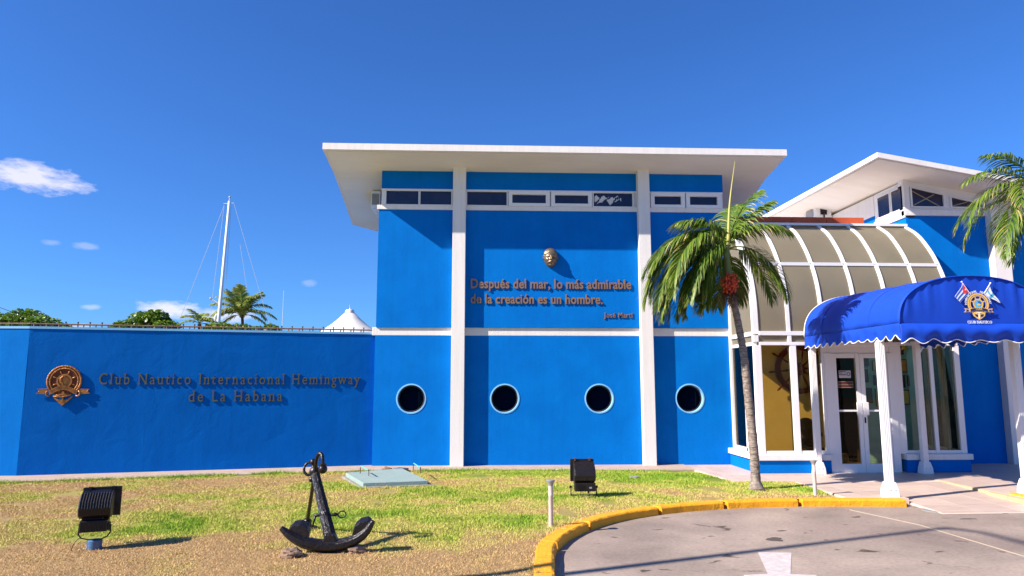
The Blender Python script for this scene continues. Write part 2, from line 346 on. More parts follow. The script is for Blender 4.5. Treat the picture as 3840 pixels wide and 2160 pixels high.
# ------------------------------------------------------------------ lettering (built-in font turned into solid letters)
def text_meshes(specs):
    """specs: list of (string, width, height_of_capital, depth, weight, spacing, serif) -> list of lists of letter (verts, faces) in x,y(z) plane units"""
    objs = []
    for st, wd, ch, dp, wt, sp, serif in specs:
        c = bpy.data.curves.new('t', 'FONT'); c.body = st; c.size = 1; c.extrude = .5; c.offset = wt; c.space_character = sp; c.resolution_u = 3
        o = bpy.data.objects.new('t', c); COL.objects.link(o); objs.append(o)
    dg = bpy.context.evaluated_depsgraph_get(); res = []
    for o, (st, wd, ch, dp, wt, sp, serif) in zip(objs, specs):
        me = bpy.data.meshes.new_from_object(o.evaluated_get(dg)); bm = bmesh.new(); bm.from_mesh(me)
        bmesh.ops.remove_doubles(bm, verts=bm.verts, dist=1e-5)
        seen = set(); isl = []
        bm.verts.ensure_lookup_table(); bm.verts.index_update()
        for v in bm.verts:
            if v.index in seen: continue
            st_ = [v]; seen.add(v.index); comp = []
            while st_:
                q = st_.pop(); comp.append(q)
                for e in q.link_edges:
                    k = e.other_vert(q)
                    if k.index not in seen: seen.add(k.index); st_.append(k)
            isl.append(comp)
        isl = [(min(v.co.x for v in c), max(v.co.x for v in c), c) for c in isl]; isl.sort(key=lambda t: t[0])
        groups = []
        for a, b, c in isl:
            if groups and a < groups[-1][1]-.35*min(b-a, groups[-1][1]-groups[-1][0]): groups[-1][1] = max(groups[-1][1], b); groups[-1][2].append(c)
            else: groups.append([a, b, [c]])
        x0 = groups[0][0]; x1 = groups[-1][1]
        cap = max(v.co.y for v in bm.verts if True) if False else .7  # cap height of the built-in face, in units of size
        sxx = wd/(x1-x0); syy = ch/cap
        out = []
        for a, b, comps in groups:
            vs = []; idx = {}; fs = []
            for c in comps:
                for v in c: idx[v.index] = len(vs); vs.append(((v.co.x-x0)*sxx, v.co.y*syy, v.co.z*dp))
            fset = set(f for c in comps for v in c for f in v.link_faces)
            edges = []
            for f in fset:
                fs.append(tuple(idx[v.index] for v in f.verts))
            if serif:
                es = set(e for c in comps for v in c for e in v.link_edges)
                for e in es:
                    p, q = e.verts
                    if p.co.z > .4 and q.co.z > .4 and abs(p.co.y-q.co.y) < .004 and .05 < abs(p.co.x-q.co.x) < .2 and len(e.link_faces) == 2 and any(abs(f.normal.y) > .9 for f in e.link_faces):
                        fn = [f for f in e.link_faces if abs(f.normal.y) > .9][0]
                        y = p.co.y*syy; sgn = 1 if fn.normal.y > 0 else -1
                        lo = (min(p.co.x, q.co.x)-x0)*sxx-serif; hi = (max(p.co.x, q.co.x)-x0)*sxx+serif
                        ya, yb = sorted((y, y-sgn*ch*.10)); n = len(vs); d = dp*.5-.0015
                        yb = yb+.0007 if sgn > 0 else yb; ya = ya-.0007 if sgn < 0 else ya
                        for zz in (-d, d): vs += [(lo, ya, zz), (hi, ya, zz), (hi, yb, zz), (lo, yb, zz)]
                        fs += [tuple(n+i for i in f) for f in [(0,3,2,1),(4,5,6,7),(0,1,5,4),(1,2,6,5),(2,3,7,6),(3,0,4,7)]]
            out.append((vs, fs))
        res.append(out); bm.free(); bpy.data.meshes.remove(me)
    for o in objs:
        c = o.data; bpy.data.objects.remove(o); bpy.data.curves.remove(c)
    return res
TX = dict(zip(['club', 'habana', 'q1', 'q2', 'jm', 'cn', 'inter', 'hem', 'closed', 'cuba', 'emb', 'anch'],
    text_meshes([('Club Nautico Internacional Hemingway', 4.545, .200, .016, .004, 1.34, .014),
                 ('de La Habana', 1.63, .200, .016, .004, 1.34, .014),
                 ('Después del mar, lo más admirable', 3.21, .185, .024, .024, 1.04, 0),
                 ('de la creación es un hombre.', 2.63, .185, .024, .024, 1.04, 0),
                 ('José Martí', .58, .095, .020, .018, 1.12, 0),
                 ('CLUB NAUTICO', .345, .036, .002, .012, 1.05, .004),
                 ('INTERNACIONAL', .36, .030, .002, .006, 1.1, 0),
                 ('HEMINGWAY', .27, .030, .002, .006, 1.1, 0),
                 ('CLOSED', .12, .042, .002, .02, 1.05, 0),
                 ('CUBA', .09, .026, .002, .01, 1.3, 0),
                 ('CLUB NAUTICO·LA HABANA', .5, .040, .008, .01, 1.05, 0),
                 ('2647', .10, .028, .008, .0, 1.1, 0)])))
def lay_text(key, M4, material, parent, name='letter', each=True):
    """letters as parts of parent; M4 maps text (x along, y up, z out) to world"""
    if each:
        for vs, fs in TX[key]:
            b = MB(); b.T = M4; b.add(vs, fs); b.build(name, material, parent)
    else:
        b = MB(); b.T = M4
        for vs, fs in TX[key]: b.add(vs, fs)
        return b.build(name, material, parent)
def frame(origin, xdir, ydir):
    x = Vector(xdir).normalized(); y = Vector(ydir).normalized(); z = x.cross(y)
    M4 = Matrix((x, y, z)).transposed().to_4x4(); M4.translation = origin; return M4

# ================================================================== SETTING
struct(MB().box(-400, 400, -60, 700, -.60, -.30).build('ground', SAND))
b = MB(); b.box(-20, 40, -30, 13.0, -.29, -.08); struct(b.build('road', ROAD))
# kerb centre line (world metres)
KC = [(.47, 3.0), (.46, 4.4), (.475, 5.4), (.53, 6.1), (.575, 6.6), (.68, 7.3), (1.02, 8.08), (1.615, 8.81), (2.42, 9.34), (3.36, 9.665), (4.48, 9.78), (5.84, 9.70)]
KP = [Vector((p.x, p.y, 0)) for p in smoothpath([(x, y, 0) for x, y in KC], 10)]
def inside(px, py, poly):
    c = np.zeros(px.shape, bool); j = len(poly)-1
    for i in range(len(poly)):
        xi, yi = poly[i]; xj, yj = poly[j]
        cond = ((yi > py) != (yj > py)) & (px < (xj-xi)*(py-yi)/((yj-yi) or 1e-9)+xi); c ^= cond; j = i
    return c
LAWN = [(-16, -3), (.5, -3), (.5, 3.0)]+[(p.x, p.y) for p in KP if p.x < 5.0]+[(5.02, 9.80), (5.07, 11.46), (4.09, 11.50), (3.89, 13.02), (-2.1, 13.22), (-7.9, 11.95), (-16, 11.4)]
def vnoise(x, y, s, seed):
    r = np.random.default_rng(seed).random((64, 64)); gx = x/s; gy = y/s
    x0 = np.floor(gx).astype(int); y0 = np.floor(gy).astype(int); fx = gx-x0; fy = gy-y0
    fx = fx*fx*(3-2*fx); fy = fy*fy*(3-2*fy); g = lambda a, b_: r[a % 64, b_ % 64]
    return (g(x0, y0)*(1-fx)+g(x0+1, y0)*fx)*(1-fy)+(g(x0, y0+1)*(1-fx)+g(x0+1, y0+1)*fx)*fy
def green(x, y):
    n = .5*vnoise(x, y, 1.3, 1)+.3*vnoise(x, y, .45, 2)+.2*vnoise(x, y, .16, 3)
    g = .25+0*x
    band = lambda cx, cy, sx_, sy_, a: a*np.exp(-((x-cx)/sx_)**2-((y-cy)/sy_)**2)
    g = g+band(-2.0, 8.9, 1.9, .75, .5)+band(-1.0, 11.0, 1.6, 1.2, .55)+band(1.2, 10.4, 2.2, .8, .28)+band(.2, 8.6, 1.0, .5, .25)+band(-3.4, 8.0, .8, .4, .2)
    g = g+band(3.6, 12.0, 1.6, .8, .42)+band(4.4, 10.8, .9, .6, .4)+band(.9, 12.6, 2.0, .6, .35)+band(.6, 8.2, .5, .6, .2)-.16*(vnoise(x, y, .7, 41) > .72)+.12*(vnoise(x, y, .28, 42) > .66)-band(2.0, 10.9, 1.4, .4, .15)-band(-5.2, 9.9, 1.6, 1.2, .16)
    wallline = 13.22+(x+2.1)*.219*(x < -2.1)
    g = g+.45*np.exp(-((y-(wallline-.10))/.16)**2)
    g = g-.22*np.clip((7.7-y)/.7, 0, 1)+band(-3.2, 8.3, 1.2, .5, .2)+band(1.8, 12.3, 3.0, .5, .2)
    return np.clip(g+(n-.5)*1.25, 0, 1)
def lawn_height(x, y):
    wl = 13.22+(x+2.1)*.219*(x < -2.1)
    return .030*(vnoise(x, y, .9, 5)-.5)+.012*(vnoise(x, y, .2, 6)-.5)
def build_lawn():
    s = .08; xs = np.arange(-11, 5.2, s); ys = np.arange(2.5, 13.4, s)
    X, Y = np.meshgrid(xs, ys, indexing='ij'); Z = lawn_height(X, Y)
    nx, ny = X.shape; cx = (X[:-1, :-1]+s/2).ravel(); cy = (Y[:-1, :-1]+s/2).ravel()
    ok = inside(cx, cy, LAWN)
    idx = np.arange(nx*ny).reshape(nx, ny); F = np.stack([idx[:-1, :-1].ravel(), idx[1:, :-1].ravel(), idx[1:, 1:].ravel(), idx[:-1, 1:].ravel()], 1)[ok]
    me = bpy.data.meshes.new('grass_ground'); me.from_pydata(np.stack([X.ravel(), Y.ravel(), Z.ravel()], 1).tolist(), [], F.tolist())
    a = me.attributes.new('green', 'FLOAT', 'POINT'); a.data.foreach_set('value', green(X.ravel(), Y.ravel()).astype(np.float32))
    for p in me.polygons: p.use_smooth = True
    struct(link(me, 'lawn', TURF))
    struct(MB().prism([(-40, -30), (.3, -30), (.3, 2.6), (-10.9, 2.6), (-10.9, 13.2), (-40, 13.2)], -.1, -.02).build('far_lawn', mat('far_turf', (.36, .32, .1), .9, var=.8, vscale=2, col2=(.2, .28, .04))))
    # blades
    n = 800000
    v = rng.random((n, 2)); px = -9+14.2*v[:, 0]; py = 5.4+8.0*v[:, 1]**1.25
    ok = inside(px, py, LAWN) & (np.abs(px) < py*.80+.6); px = px[ok]; py = py[ok]
    # keep the blades off the slab
    slab = [(-1.83, 10.98), (-.80, 11.22), (-1.40, 12.88), (-2.33, 12.28)]; ok = ~inside(px, py, slab); px = px[ok]; py = py[ok]
    k = len(px); g = green(px, py); z0 = lawn_height(px, py)
    # bare thin spots
    thin = vnoise(px, py, .35, 9); keep = rng.random(k) < (.45+.55*np.clip(g*1.3, 0, 1))*(thin > .18); px, py, g, z0 = px[keep], py[keep], g[keep], z0[keep]; k = len(px)
    wl = 13.22+(px+2.1)*.219*(px < -2.1); edge = np.exp(-((py-(wl-.06))/.12)**2)
    kd = np.full(k, 9.); mk = px > .1; kp = np.array([(p.x, p.y) for p in KP]); kd[mk] = np.sqrt(((px[mk][:, None]-kp[None, :, 0])**2+(py[mk][:, None]-kp[None, :, 1])**2).min(1))
    edge = edge+.9*np.exp(-((kd-.09)/.05)**2)*(vnoise(px, py, .25, 31) > .35)
    for tx_, ty_ in rng.random((46, 2)): edge = edge+1.1*np.exp(-(((px-(-7+11.5*tx_))**2+(py-(6.3+6.4*ty_))**2)/.0035))*(g > .25)
    for tx_, ty_ in ((-3.75, 7.2), (1.45, 10.05), (4.14, 10.66), (.78, 8.08), (-1.9, 8.05), (-1.7, 6.9), (-1.2, 7.0), (4.76, 10.05)): edge = edge+1.2*np.exp(-(((px-tx_)**2+(py-ty_)**2)/.02))
    near_slab = np.exp(-(((px+1.3)/.9)**2+((py-11.0)/.35)**2)**2)
    h = (.009+.018*rng.random(k))*(.55+.9*g)*(1+.9*edge+1.1*near_slab*rng.random(k)); a = rng.random(k)*2*np.pi; wd = (.0014+.0022*rng.random(k))*(1+py*.07)
    lean = (.3+.9*rng.random(k))*h*(1.5-.7*g); la = rng.random(k)*2*np.pi
    V = np.zeros((k, 3, 3), np.float32)
    V[:, 0] = np.stack([px-np.cos(a)*wd, py-np.sin(a)*wd, z0-.004], 1); V[:, 1] = np.stack([px+np.cos(a)*wd, py+np.sin(a)*wd, z0-.004], 1)
    V[:, 2] = np.stack([px+np.cos(la)*lean, py+np.sin(la)*lean, z0+h], 1)
    me = bpy.data.meshes.new('grass_blades'); me.vertices.add(k*3); me.vertices.foreach_set('co', V.ravel())
    me.loops.add(k*3); me.loops.foreach_set('vertex_index', np.arange(k*3, dtype=np.int32)); me.polygons.add(k)
    me.polygons.foreach_set('loop_start', np.arange(0, k*3, 3, dtype=np.int32)); me.polygons.foreach_set('loop_total', np.full(k, 3, np.int32)); me.update(calc_edges=True)
    gg = np.repeat(np.clip(g+(rng.random(k)-.5)*.45, 0, 1), 3).astype(np.float32)
    at = me.attributes.new('green', 'FLOAT', 'POINT'); at.data.foreach_set('value', gg)
    o = link(me, 'grass', BLADE); stuff(o); o['label'] = 'short green and straw coloured grass of the lawn'
build_lawn()
# stone border strip along the foot of the walls
b = MB(); pts = [(-13, 11.75), (-7.93, 11.88), (-2.1, 13.18), (3.95, 13.05), (3.95, 13.86), (-2.1, 13.95), (-7.96, 12.66), (-13, 12.6)]
b.prism(pts, -.1, .022)
path = struct(b.build('path', STONE, bevel=.01))

# kerb blocks
def kerb_block(s0, s1, parent=None, W=.175, top=.016, bot=-.09, P=KP):
    seg = [i for i in range(len(P)) if s0 <= cum[i] <= s1]
    pp = [at_len(s0)]+[P[i] for i in seg]+[at_len(s1)]
    vs = []; fs = []; k = len(pp)
    for i, p in enumerate(pp):
        t = (pp[min(i+1, k-1)]-pp[max(i-1, 0)]).normalized(); n = Vector((-t.y, t.x, 0))
        j = random.uniform(-.004, .004)
        for off, z in ((W/2, bot), (W/2, top-.004), (-W/2+.025, top+j), (-W/2+j, top-.018), (-W/2-.01, bot)):
            q = p+n*off; vs.append((q.x, q.y, z))
    for i in range(k-1):
        for j in range(4): fs.append((i*5+j, i*5+j+1, (i+1)*5+j+1, (i+1)*5+j))
    fs += [(0, 1, 2, 3, 4), tuple((k-1)*5+j for j in range(5))[::-1]]
    return MB().add(vs, fs)
def setcum(P):
    global cum, CURP; CURP = P; cum = [0]
    for i in range(1, len(P)): cum.append(cum[-1]+(P[i]-P[i-1]).length)
def at_len(s):
    for i in range(1, len(cum)):
        if cum[i] >= s: t = (s-cum[i-1])/(cum[i]-cum[i-1]); return CURP[i-1].lerp(CURP[i], t)
    return CURP[-1].copy()
setcum(KP)
def s_near(x, y): return cum[min(range(len(KP)), key=lambda i: (KP[i].x-x)**2+(KP[i].y-y)**2)]
ends = [s_near(.5, 4.4), s_near(.48, 5.35), s_near(.53, 6.15), s_near(.69, 7.3), s_near(1.17, 8.28), s_near(2.24, 9.25), s_near(3.28, 9.64), s_near(4.37, 9.77), cum[-1]]
KL = ['yellow kerb block running out of the bottom of the picture beside the lawn', 'yellow kerb block second from the bottom edge, cut by the picture edge', 'short yellow kerb block where the kerb starts to bend',
      'yellow kerb block with a long curved face right of the white bollard base', 'curved yellow kerb block in front of the second floodlight', 'yellow kerb block in the middle of the curve, notched at its left end',
      'straight yellow kerb block left of the palm tree', 'longest yellow kerb block ending at the front white post']
for i in range(8):
    g = .030
    o = kerb_block(ends[i]+g, ends[i+1]-g).build('kerb_block', KERB, bevel=.008)
    tag(o, KL[i], 'kerb', 'yellow kerb blocks round the lawn')
# island kerb at the lower right corner
IK = [Vector((p.x, p.y, 0)) for p in smoothpath([(6.9, 5.3, 0), (6.3, 5.95, 0), (5.6, 6.22, 0), (5.0, 6.0, 0), (4.72, 5.5, 0), (4.7, 4.8, 0)], 8)]
setcum(IK)
o = kerb_block(.02, cum[-1]*.62, P=IK, W=.2).build('kerb_block', KERB, bevel=.01); tag(o, 'yellow kerb of the planted island in the lower right corner', 'kerb')
b = MB(); b.prism([(4.8, 4.6), (4.85, 5.5), (5.1, 5.9), (5.6, 6.1), (6.2, 5.85), (6.8, 5.2), (6.8, 4.6)], -.1, .0); struct(b.build('island_soil', mat('island_turf', (.2, .3, .03), .9, var=.8, vscale=14, col2=(.4, .3, .1), bump=1, bscale=60)))

# road marks
def sheet(poly, z, name, m_, z0=None):
    return MB().prism(poly, z-.003, z, 'z').build(name, m_)
b = MB(); b.prism([(2.765, 7.16), (3.087, 7.12), (2.735, 6.35), (2.54, 6.37)], -.081, -.0765); b.prism([(2.31, 6.34), (2.54, 6.37), (2.735, 6.35), (2.95, 6.31), (2.4, 5.1)], -.081, -.0765)
tag(b.build('road_arrow', PAINTW), 'worn white arrow painted on the concrete road', 'road marking')
b = MB(); b.tube([(4.90, 9.42, -.079), (5.21, 8.4, -.079), (5.29, 6.89, -.079), (5.5, 5, -.079)], .005, 4)
tag(b.build('road_joint', JOINT), 'pale raised mortar joint running across the concrete road', 'road joint')
def blob(cx, cy, rx, ry, seed, z=-.07655):
    rr = random.Random(seed); n = 22; ph = [rr.random()*6.28 for _ in range(4)]
    return [(cx+rx*math.cos(a)*(1+.25*math.sin(2*a+ph[0])+.22*math.sin(3*a+ph[1])+.12*math.sin(7*a+ph[2])), cy+ry*math.sin(a)*(1+.25*math.sin(2*a+ph[0])+.2*math.sin(5*a+ph[3]))) for a in [2*math.pi*i/n for i in range(n)]]
for i, (x, y, rx, ry) in enumerate([(3.17, 7.72, .10, .075), (4.72, 8.92, .05, .03), (3.43, 8.15, .05, .02), (6.05, 8.75, .08, .03)]):
    tag(MB().prism(blob(x, y, rx, ry, i), -.081, -.07655).build('oil_stain', STAIN), ['largest dark stain on the road above the white arrow', 'small dark stain on the road below the yellow kerb end', 'small faint dark stain between the kerb and the large stain', 'oval dark stain on the road in front of the awning'][i], 'stain', 'dark stains on the road')
b = MB(); b.lathe([(.17, -.082), (.17, -.074), (.15, -.072), (.0, -.072)], (6.02, 9.33, 0), 20); tag(b.build('drain_cover', GREYCAP), 'flat oval metal drain cover set in the road beside the kerb end', 'drain cover')

# tiled plaza --------------------------------------------------------
def clip(poly, cv):
    out = poly
    for i in range(len(cv)):
        ax, ay = cv[i]; bx, by = cv[(i+1) % len(cv)]; inp = out; out = []
        def sd(p): return (bx-ax)*(p[1]-ay)-(by-ay)*(p[0]-ax)
        for j in range(len(inp)):
            p, q = inp[j], inp[(j+1) % len(inp)]; sp, sq = sd(p), sd(q)
            if sp >= 0: out.append(p)
            if sp*sq < 0: t = sp/(sp-sq); out.append((p[0]+(q[0]-p[0])*t, p[1]+(q[1]-p[1])*t))
        if len(out) < 3: return []
    return out
def zr(x, y):      # floor height: the entry lane runs down to the road
    if 5.95 <= x <= 7.52 and y < 11.8: return .014-.083*(11.85-y)/2.75
    return .012
plaza = MB().prism([(3.92, 13.06), (3.92, 13.86), (8.78, 13.86), (18, 13.86), (18, 9.45), (7.52, 9.45), (7.52, 11.4), (5.93, 11.4), (5.93, 9.76), (5.08, 9.80), (5.08, 11.46), (4.09, 11.51)], -.12, .004).build('pavement', GROUT); struct(plaza)
lane = MB().add([(5.95, 11.85, .004), (7.52, 11.85, .004), (7.52, 9.12, -.078), (5.95, 9.08, -.078), (5.95, 11.85, -.2), (7.52, 11.85, -.2), (7.52, 9.12, -.2), (5.95, 9.08, -.2)],
                [(0, 1, 2, 3), (4, 7, 6, 5), (0, 4, 5, 1), (1, 5, 6, 2), (2, 6, 7, 3), (3, 7, 4, 0)]).build('entry_lane', GROUT); struct(lane)
apron = MB().add([(5.95, 9.25, -.117), (7.6, 9.25, -.117), (12, 9.3, -.117), (12, 9.62, -.05), (7.6, 9.62, -.117), (5.95, 9.4, -.117)], [(0, 1, 4, 5), (1, 2, 3, 4)])
tcount = 0
def tiles(zone, par, sx_, sy_, x0, y0, x1, y1, stag=0):
    global tcount
    ny = int((y1-y0)/sy_)+1; nx = int((x1-x0)/sx_)+2
    for j in range(ny):
        for i in range(nx):
            ox = x0+i*sx_-(stag*sx_ if j % 2 else 0); oy = y0+j*sy_; g = .005
            q = clip([(ox+g, oy+g), (ox+sx_-g, oy+g), (ox+sx_-g, oy+sy_-g), (ox+g, oy+sy_-g)], zone)
            if len(q) < 3: continue
            a = abs(sum(q[k][0]*q[(k+1) % len(q)][1]-q[(k+1) % len(q)][0]*q[k][1] for k in range(len(q))))/2
            if a < .01: continue
            j_ = random.uniform(-.001, .001); n = len(q)
            vs = [(x, y, zr(x, y)+j_-.02) for x, y in q]+[(x, y, zr(x, y)+j_) for x, y in q]
            MB().add(vs, [tuple(range(n))[::-1], tuple(range(n, 2*n))]+[(k, (k+1) % n, (k+1) % n+n, k+n) for k in range(n)]).build('tile', random.choice([TILE, TILE2]), par); tcount += 1
tiles([(3.93, 13.05), (4.10, 11.52), (5.94, 11.40), (5.94, 13.84), (3.93, 13.84)], plaza, .6, .4, 3.6, 11.0, 6, 14)
tiles([(5.09, 11.44), (5.09, 9.81), (5.93, 9.77), (5.93, 11.39)], plaza, .6, .4, 4.8, 9.6, 6, 11.8)
tiles([(5.96, 9.13), (7.51, 9.15), (7.51, 11.80), (5.96, 11.80)], lane, .55, .5, 5.96, 9.1, 7.6, 11.8)
tiles([(5.96, 11.81), (7.51, 11.81), (7.51, 13.0), (5.96, 13.0)], plaza, .55, .5, 5.96, 11.81, 7.6, 13)
tiles([(7.53, 9.47), (11.0, 9.47), (11.0, 13.84), (7.53, 13.84)], plaza, .6, .42, 7.53, 9.47, 11, 13.84)
# step faces along the raised side
b = MB(); 
for y0, y1, xo in ((10.32, 11.6, 0), (9.46, 10.30, .0)):
    n = 4
    for k in range(n):
        ya = y0+(y1-y0)*k/n; yb = y0+(y1-y0)*(k+1)/n-.005
        MB().box(7.495-(.06 if y0 < 10 else 0), 7.525, ya, yb, -.14, .0105).build('step_stone', SANDST, plaza)

# ================================================================== CLUB BUILDING (left block)
club = thing('club_building', 'blue two-storey club building with white pillars, round windows and white slab roof', 'building', (1.4, 13.8, 0))
YW = 13.8
def ringwall(x0, x1, z0, z1, holes, y, depth=.14, name='wall', m_=BLUE):
    """front face with round holes and their reveals, plus a solid behind"""
    b = MB(); r = .272; n = 32
    xs = [x0]
    segs = []
    for hx, hz in holes:
        segs.append((xs[-1], hx-.45, None)); segs.append((hx-.45, hx+.45, (hx, hz))); xs.append(hx+.45)
    segs.append((xs[-1], x1, None))
    for a, c, h in segs:
        if c-a < 1e-4: continue
        if h is None: b.add([(a, y, z0), (c, y, z0), (c, y, z1), (a, y, z1)], [(0, 1, 2, 3)]); continue
        hx, hz = h; zb, zt = hz-.45, hz+.45
        b.add([(a, y, z0), (c, y, z0), (c, y, zb), (a, y, zb)], [(0, 1, 2, 3)]); b.add([(a, y, zt), (c, y, zt), (c, y, z1), (a, y, z1)], [(0, 1, 2, 3)])
        vs = []
        for k in range(n):
            an = 2*math.pi*(k+.0)/n+math.pi/4; cxx, czz = math.cos(an), math.sin(an); mm = max(abs(cxx), abs(czz))
            vs.append((hx+cxx/mm*.45, y, hz+czz/mm*.45))
        for k in range(n):
            an = 2*math.pi*k/n+math.pi/4; vs.append((hx+r*math.cos(an), y, hz+r*math.sin(an)))
        b.add(vs, [(k, (k+1) % n, (k+1) % n+n, k+n) for k in range(n)])
    b.add([(x0, y, z0), (x0, y+.3, z0), (x0, y+.3, z1), (x0, y, z1)], [(0, 1, 2, 3)]); b.add([(x1, y, z0), (x1, y+.3, z0), (x1, y+.3, z1), (x1, y, z1)], [(0, 1, 2, 3)])
    return b.build(name, m_, club)
PORT = [-1.375, .447, 2.305, 4.106]; PZ = 1.29
for i, (x0, x1, hs_) in enumerate([(-2.1, -.6, [0]), (-.35, 3.135, [1, 2]), (3.37, 4.93, [3])]):
    ringwall(x0, x1, -.05, 2.521, [(PORT[k], PZ) for k in hs_], YW+.012)
    MB().box(x0-(.06 if i == 0 else 0), x1, YW+.008, YW+.2, 2.521, 2.68).build('band', WHITE, club, bevel=.006)
    xa = x0 if i else -2.085
    MB().box(xa, x1, YW-.025, YW+.2, 2.68, 5.045).build('wall', BLUE, club)
    MB().box(x0 if i else -2.045, x1, YW-.01, YW+.2, 5.478, 6.0).build('wall', BLUE, club)
for hx in PORT:
    n = 32; b = MB(); y = YW+.012
    pr = [(.292, y-.002), (.291, y-.008), (.268, y-.010), (.258, y+.10), (.272, y+.10)]
    vs = [(hx+r_*math.cos(2*math.pi*k/n), yy, PZ+r_*math.sin(2*math.pi*k/n)) for r_, yy in pr for k in range(n)]
    b.add(vs, [(i*n+k, i*n+(k+1) % n, (i+1)*n+(k+1) % n, (i+1)*n+k) for i in range(4) for k in range(n)])
    pw = b.build('porthole', LIGHTBLUE, club, smooth='auto')
    MB().lathe([(0, 0), (.262, 0), (.262, .012), (0, .012)], (hx, y+.085, PZ), 28, 'y').build('pane', PORTGLASS, pw)
    MB().lathe([(.262, .0), (.262, .16), (0, .16), (0, .155), (.257, .155), (.257, .0)], (hx, y+.10, PZ), 28, 'y').build('room_behind', DARKINT, pw)
    if hx in (PORT[0], PORT[3]):
        for q_, (dx, w__, z0_) in enumerate(((.12, .035, -.18), (.165, .02, -.12)) if hx == PORT[0] else ((.14, .025, -.15),)): MB().box(hx+dx, hx+dx+w__, y+.13, y+.14, PZ+z0_, PZ+.14).build('curtain_edge', CURTAIN, pw)
    MB().lathe([(.262, -.004), (.262, .010), (.235, .010), (.232, -.004)], (hx, y+.082, PZ), 28, 'y').build('gasket', DARKINT, pw)
# pillars
for x0, x1 in ((-.602, -.345), (3.132, 3.368)):
    MB().box(x0, x1, 13.63, 14.0, -.03, 5.98).build('pillar', WHITE, club, bevel=.004)
# body behind the facade with the side wall
b = MB(); b.box(-2.08, 4.92, 13.95, 16.2, -.05, 5.02); b.prism([(14.0, 5.0), (16.2, 5.0), (16.2, 5.15), (14.0, 5.62)], -2.04, 4.9, 'x')
b.build('side_wall', BLUE, club)
# clerestory windows
zf0, zf1 = 5.045, 5.478
b = MB()
for x0, x1 in ((-2.12, -.6), (-.35, 3.135), (3.37, 4.95)):
    fr = MB().box(x0, x1, YW-.045, YW+.16, 5.046, 5.135).build('sill', WHITE, club, bevel=.004)
def win(x0, x1, z0=5.152, z1=5.432, inner=0., par=club, y=YW-.012, zr1=None):
    z1r = z1 if zr1 is None else zr1; t = .022+inner
    b = MB(); Q = lambda xx0, zz0, xx1, zz1, zz1r: None
    o_ = [(x0-.022, z0-.016), (x1+.022, z0-.016), (x1+.022, z1r+.02), (x0-.022, z1+.02)]
    i_ = [(x0+inner, z0+inner*.85), (x1-inner, z0+inner*.85), (x1-inner, z1r-inner), (x0+inner, z1-inner)]
    d = .03+inner*.3
    vs = [(x, y-d, z) for x, z in o_]+[(x, y-d, z) for x, z in i_]+[(x, y+.03, z) for x, z in i_]+[(x, y+.03, z) for x, z in o_]
    fs = []
    for k in range(4): kk = (k+1) % 4; fs += [(k, kk, kk+4, k+4), (k+4, kk+4, kk+8, k+8), (k, kk, kk+12, k+12)]
    b.add(vs, fs); f = b.build('window_frame', ALU, par)
    p = MB().prism(i_, y+.012, y+.018, 'y').build('pane', DGLASS, f); return f
win(-1.945, -1.300); win(-1.262, -.640)
win(-.322, .478); win(.535, 1.328, inner=.055); win(1.400, 2.190, inner=.055)
f4 = win(2.248, 3.045)
win(3.44, 4.10, inner=.055); win(4.17, 4.85, inner=.055)
for x0, x1, hd in ((-2.045, -.602, 0), (-.345, 3.132, 0), (3.368, 4.925, 0)):
    MB().box(x0, x1, YW-.02, YW+.1, 5.450, 5.4785).build('window_head', ALU, club)
    MB().box(x0, x1, YW+.012, YW+.1, 5.135, 5.45).build('window_backing', ALU, club)
# crumpled cloth behind the fourth pane
b = MB(); n = 14
vs = []; 
for i in range(n+1):
    for j in range(5):
        x = 2.27+.55*i/n; z = 5.36-.11*(j/4)-.05*math.sin(i*.9)*(j/4)+.03*math.sin(i*1.7+j)
        vs.append((x, YW-.004-.010*math.sin(i*1.3+j*1.1), min(z-.00, 5.42)))
b.add(vs, [(i*5+j, (i+1)*5+j, (i+1)*5+j+1, i*5+j+1) for i in range(n) for j in range(4)])
tag(b.build('cloth', CURTAIN, None, smooth=True), 'crumpled white cloth stuffed behind the fourth clerestory pane', 'cloth')
# slab roof: rises to the street, falls to the back, thin white edge
def soff(y): return 5.99-.128*(y-12.92) if y < 14.0 else 5.852-.265*(y-14.0)
b = MB(); xs0, xs1 = -3.05, 5.92
prof = [(12.92, 5.99), (14.0, 5.852), (16.2, 5.24), (16.2, 5.36), (14.0, 5.99), (12.92, 6.115)]
vs = []
for x in (xs0, xs1):
    vs += [(x, y, z) for y, z in prof]
# pull the back edge in at the left as in the photo
vs[2] = (-2.62, 16.45, 5.19); vs[1] = (-3.05, 14.0, 5.852); vs[3] = (-2.62, 16.45, 5.30)
vs.insert(2, (-3.05, 16.15, 5.262)); vs.insert(4, (-3.05, 16.15, 5.375)) if False else None
n6 = 6
vsL = [(-3.05, 12.92, 5.99), (-3.05, 14.0, 5.835), (-3.05, 16.15, 5.262), (-2.55, 16.45, 5.18), (xs1, 16.45, 5.18), (xs1, 14.0, 5.835), (xs1, 12.92, 5.99)]
vt = [(x, y, z+.125) for x, y, z in vsL]
faces = [(0, 1, 5, 6), (1, 2, 3, 4, 5)]
b = MB(); k = 7
b.add(vsL+vt, [(0, 1, 5, 6), (1, 2, 3, 4, 5), (7, 13, 12, 8), (8, 12, 11, 10, 9)]+[(i, (i+1) % k, (i+1) % k+k, i+k) for i in range(k)])
roof = b.build('roof', WHITE, club)
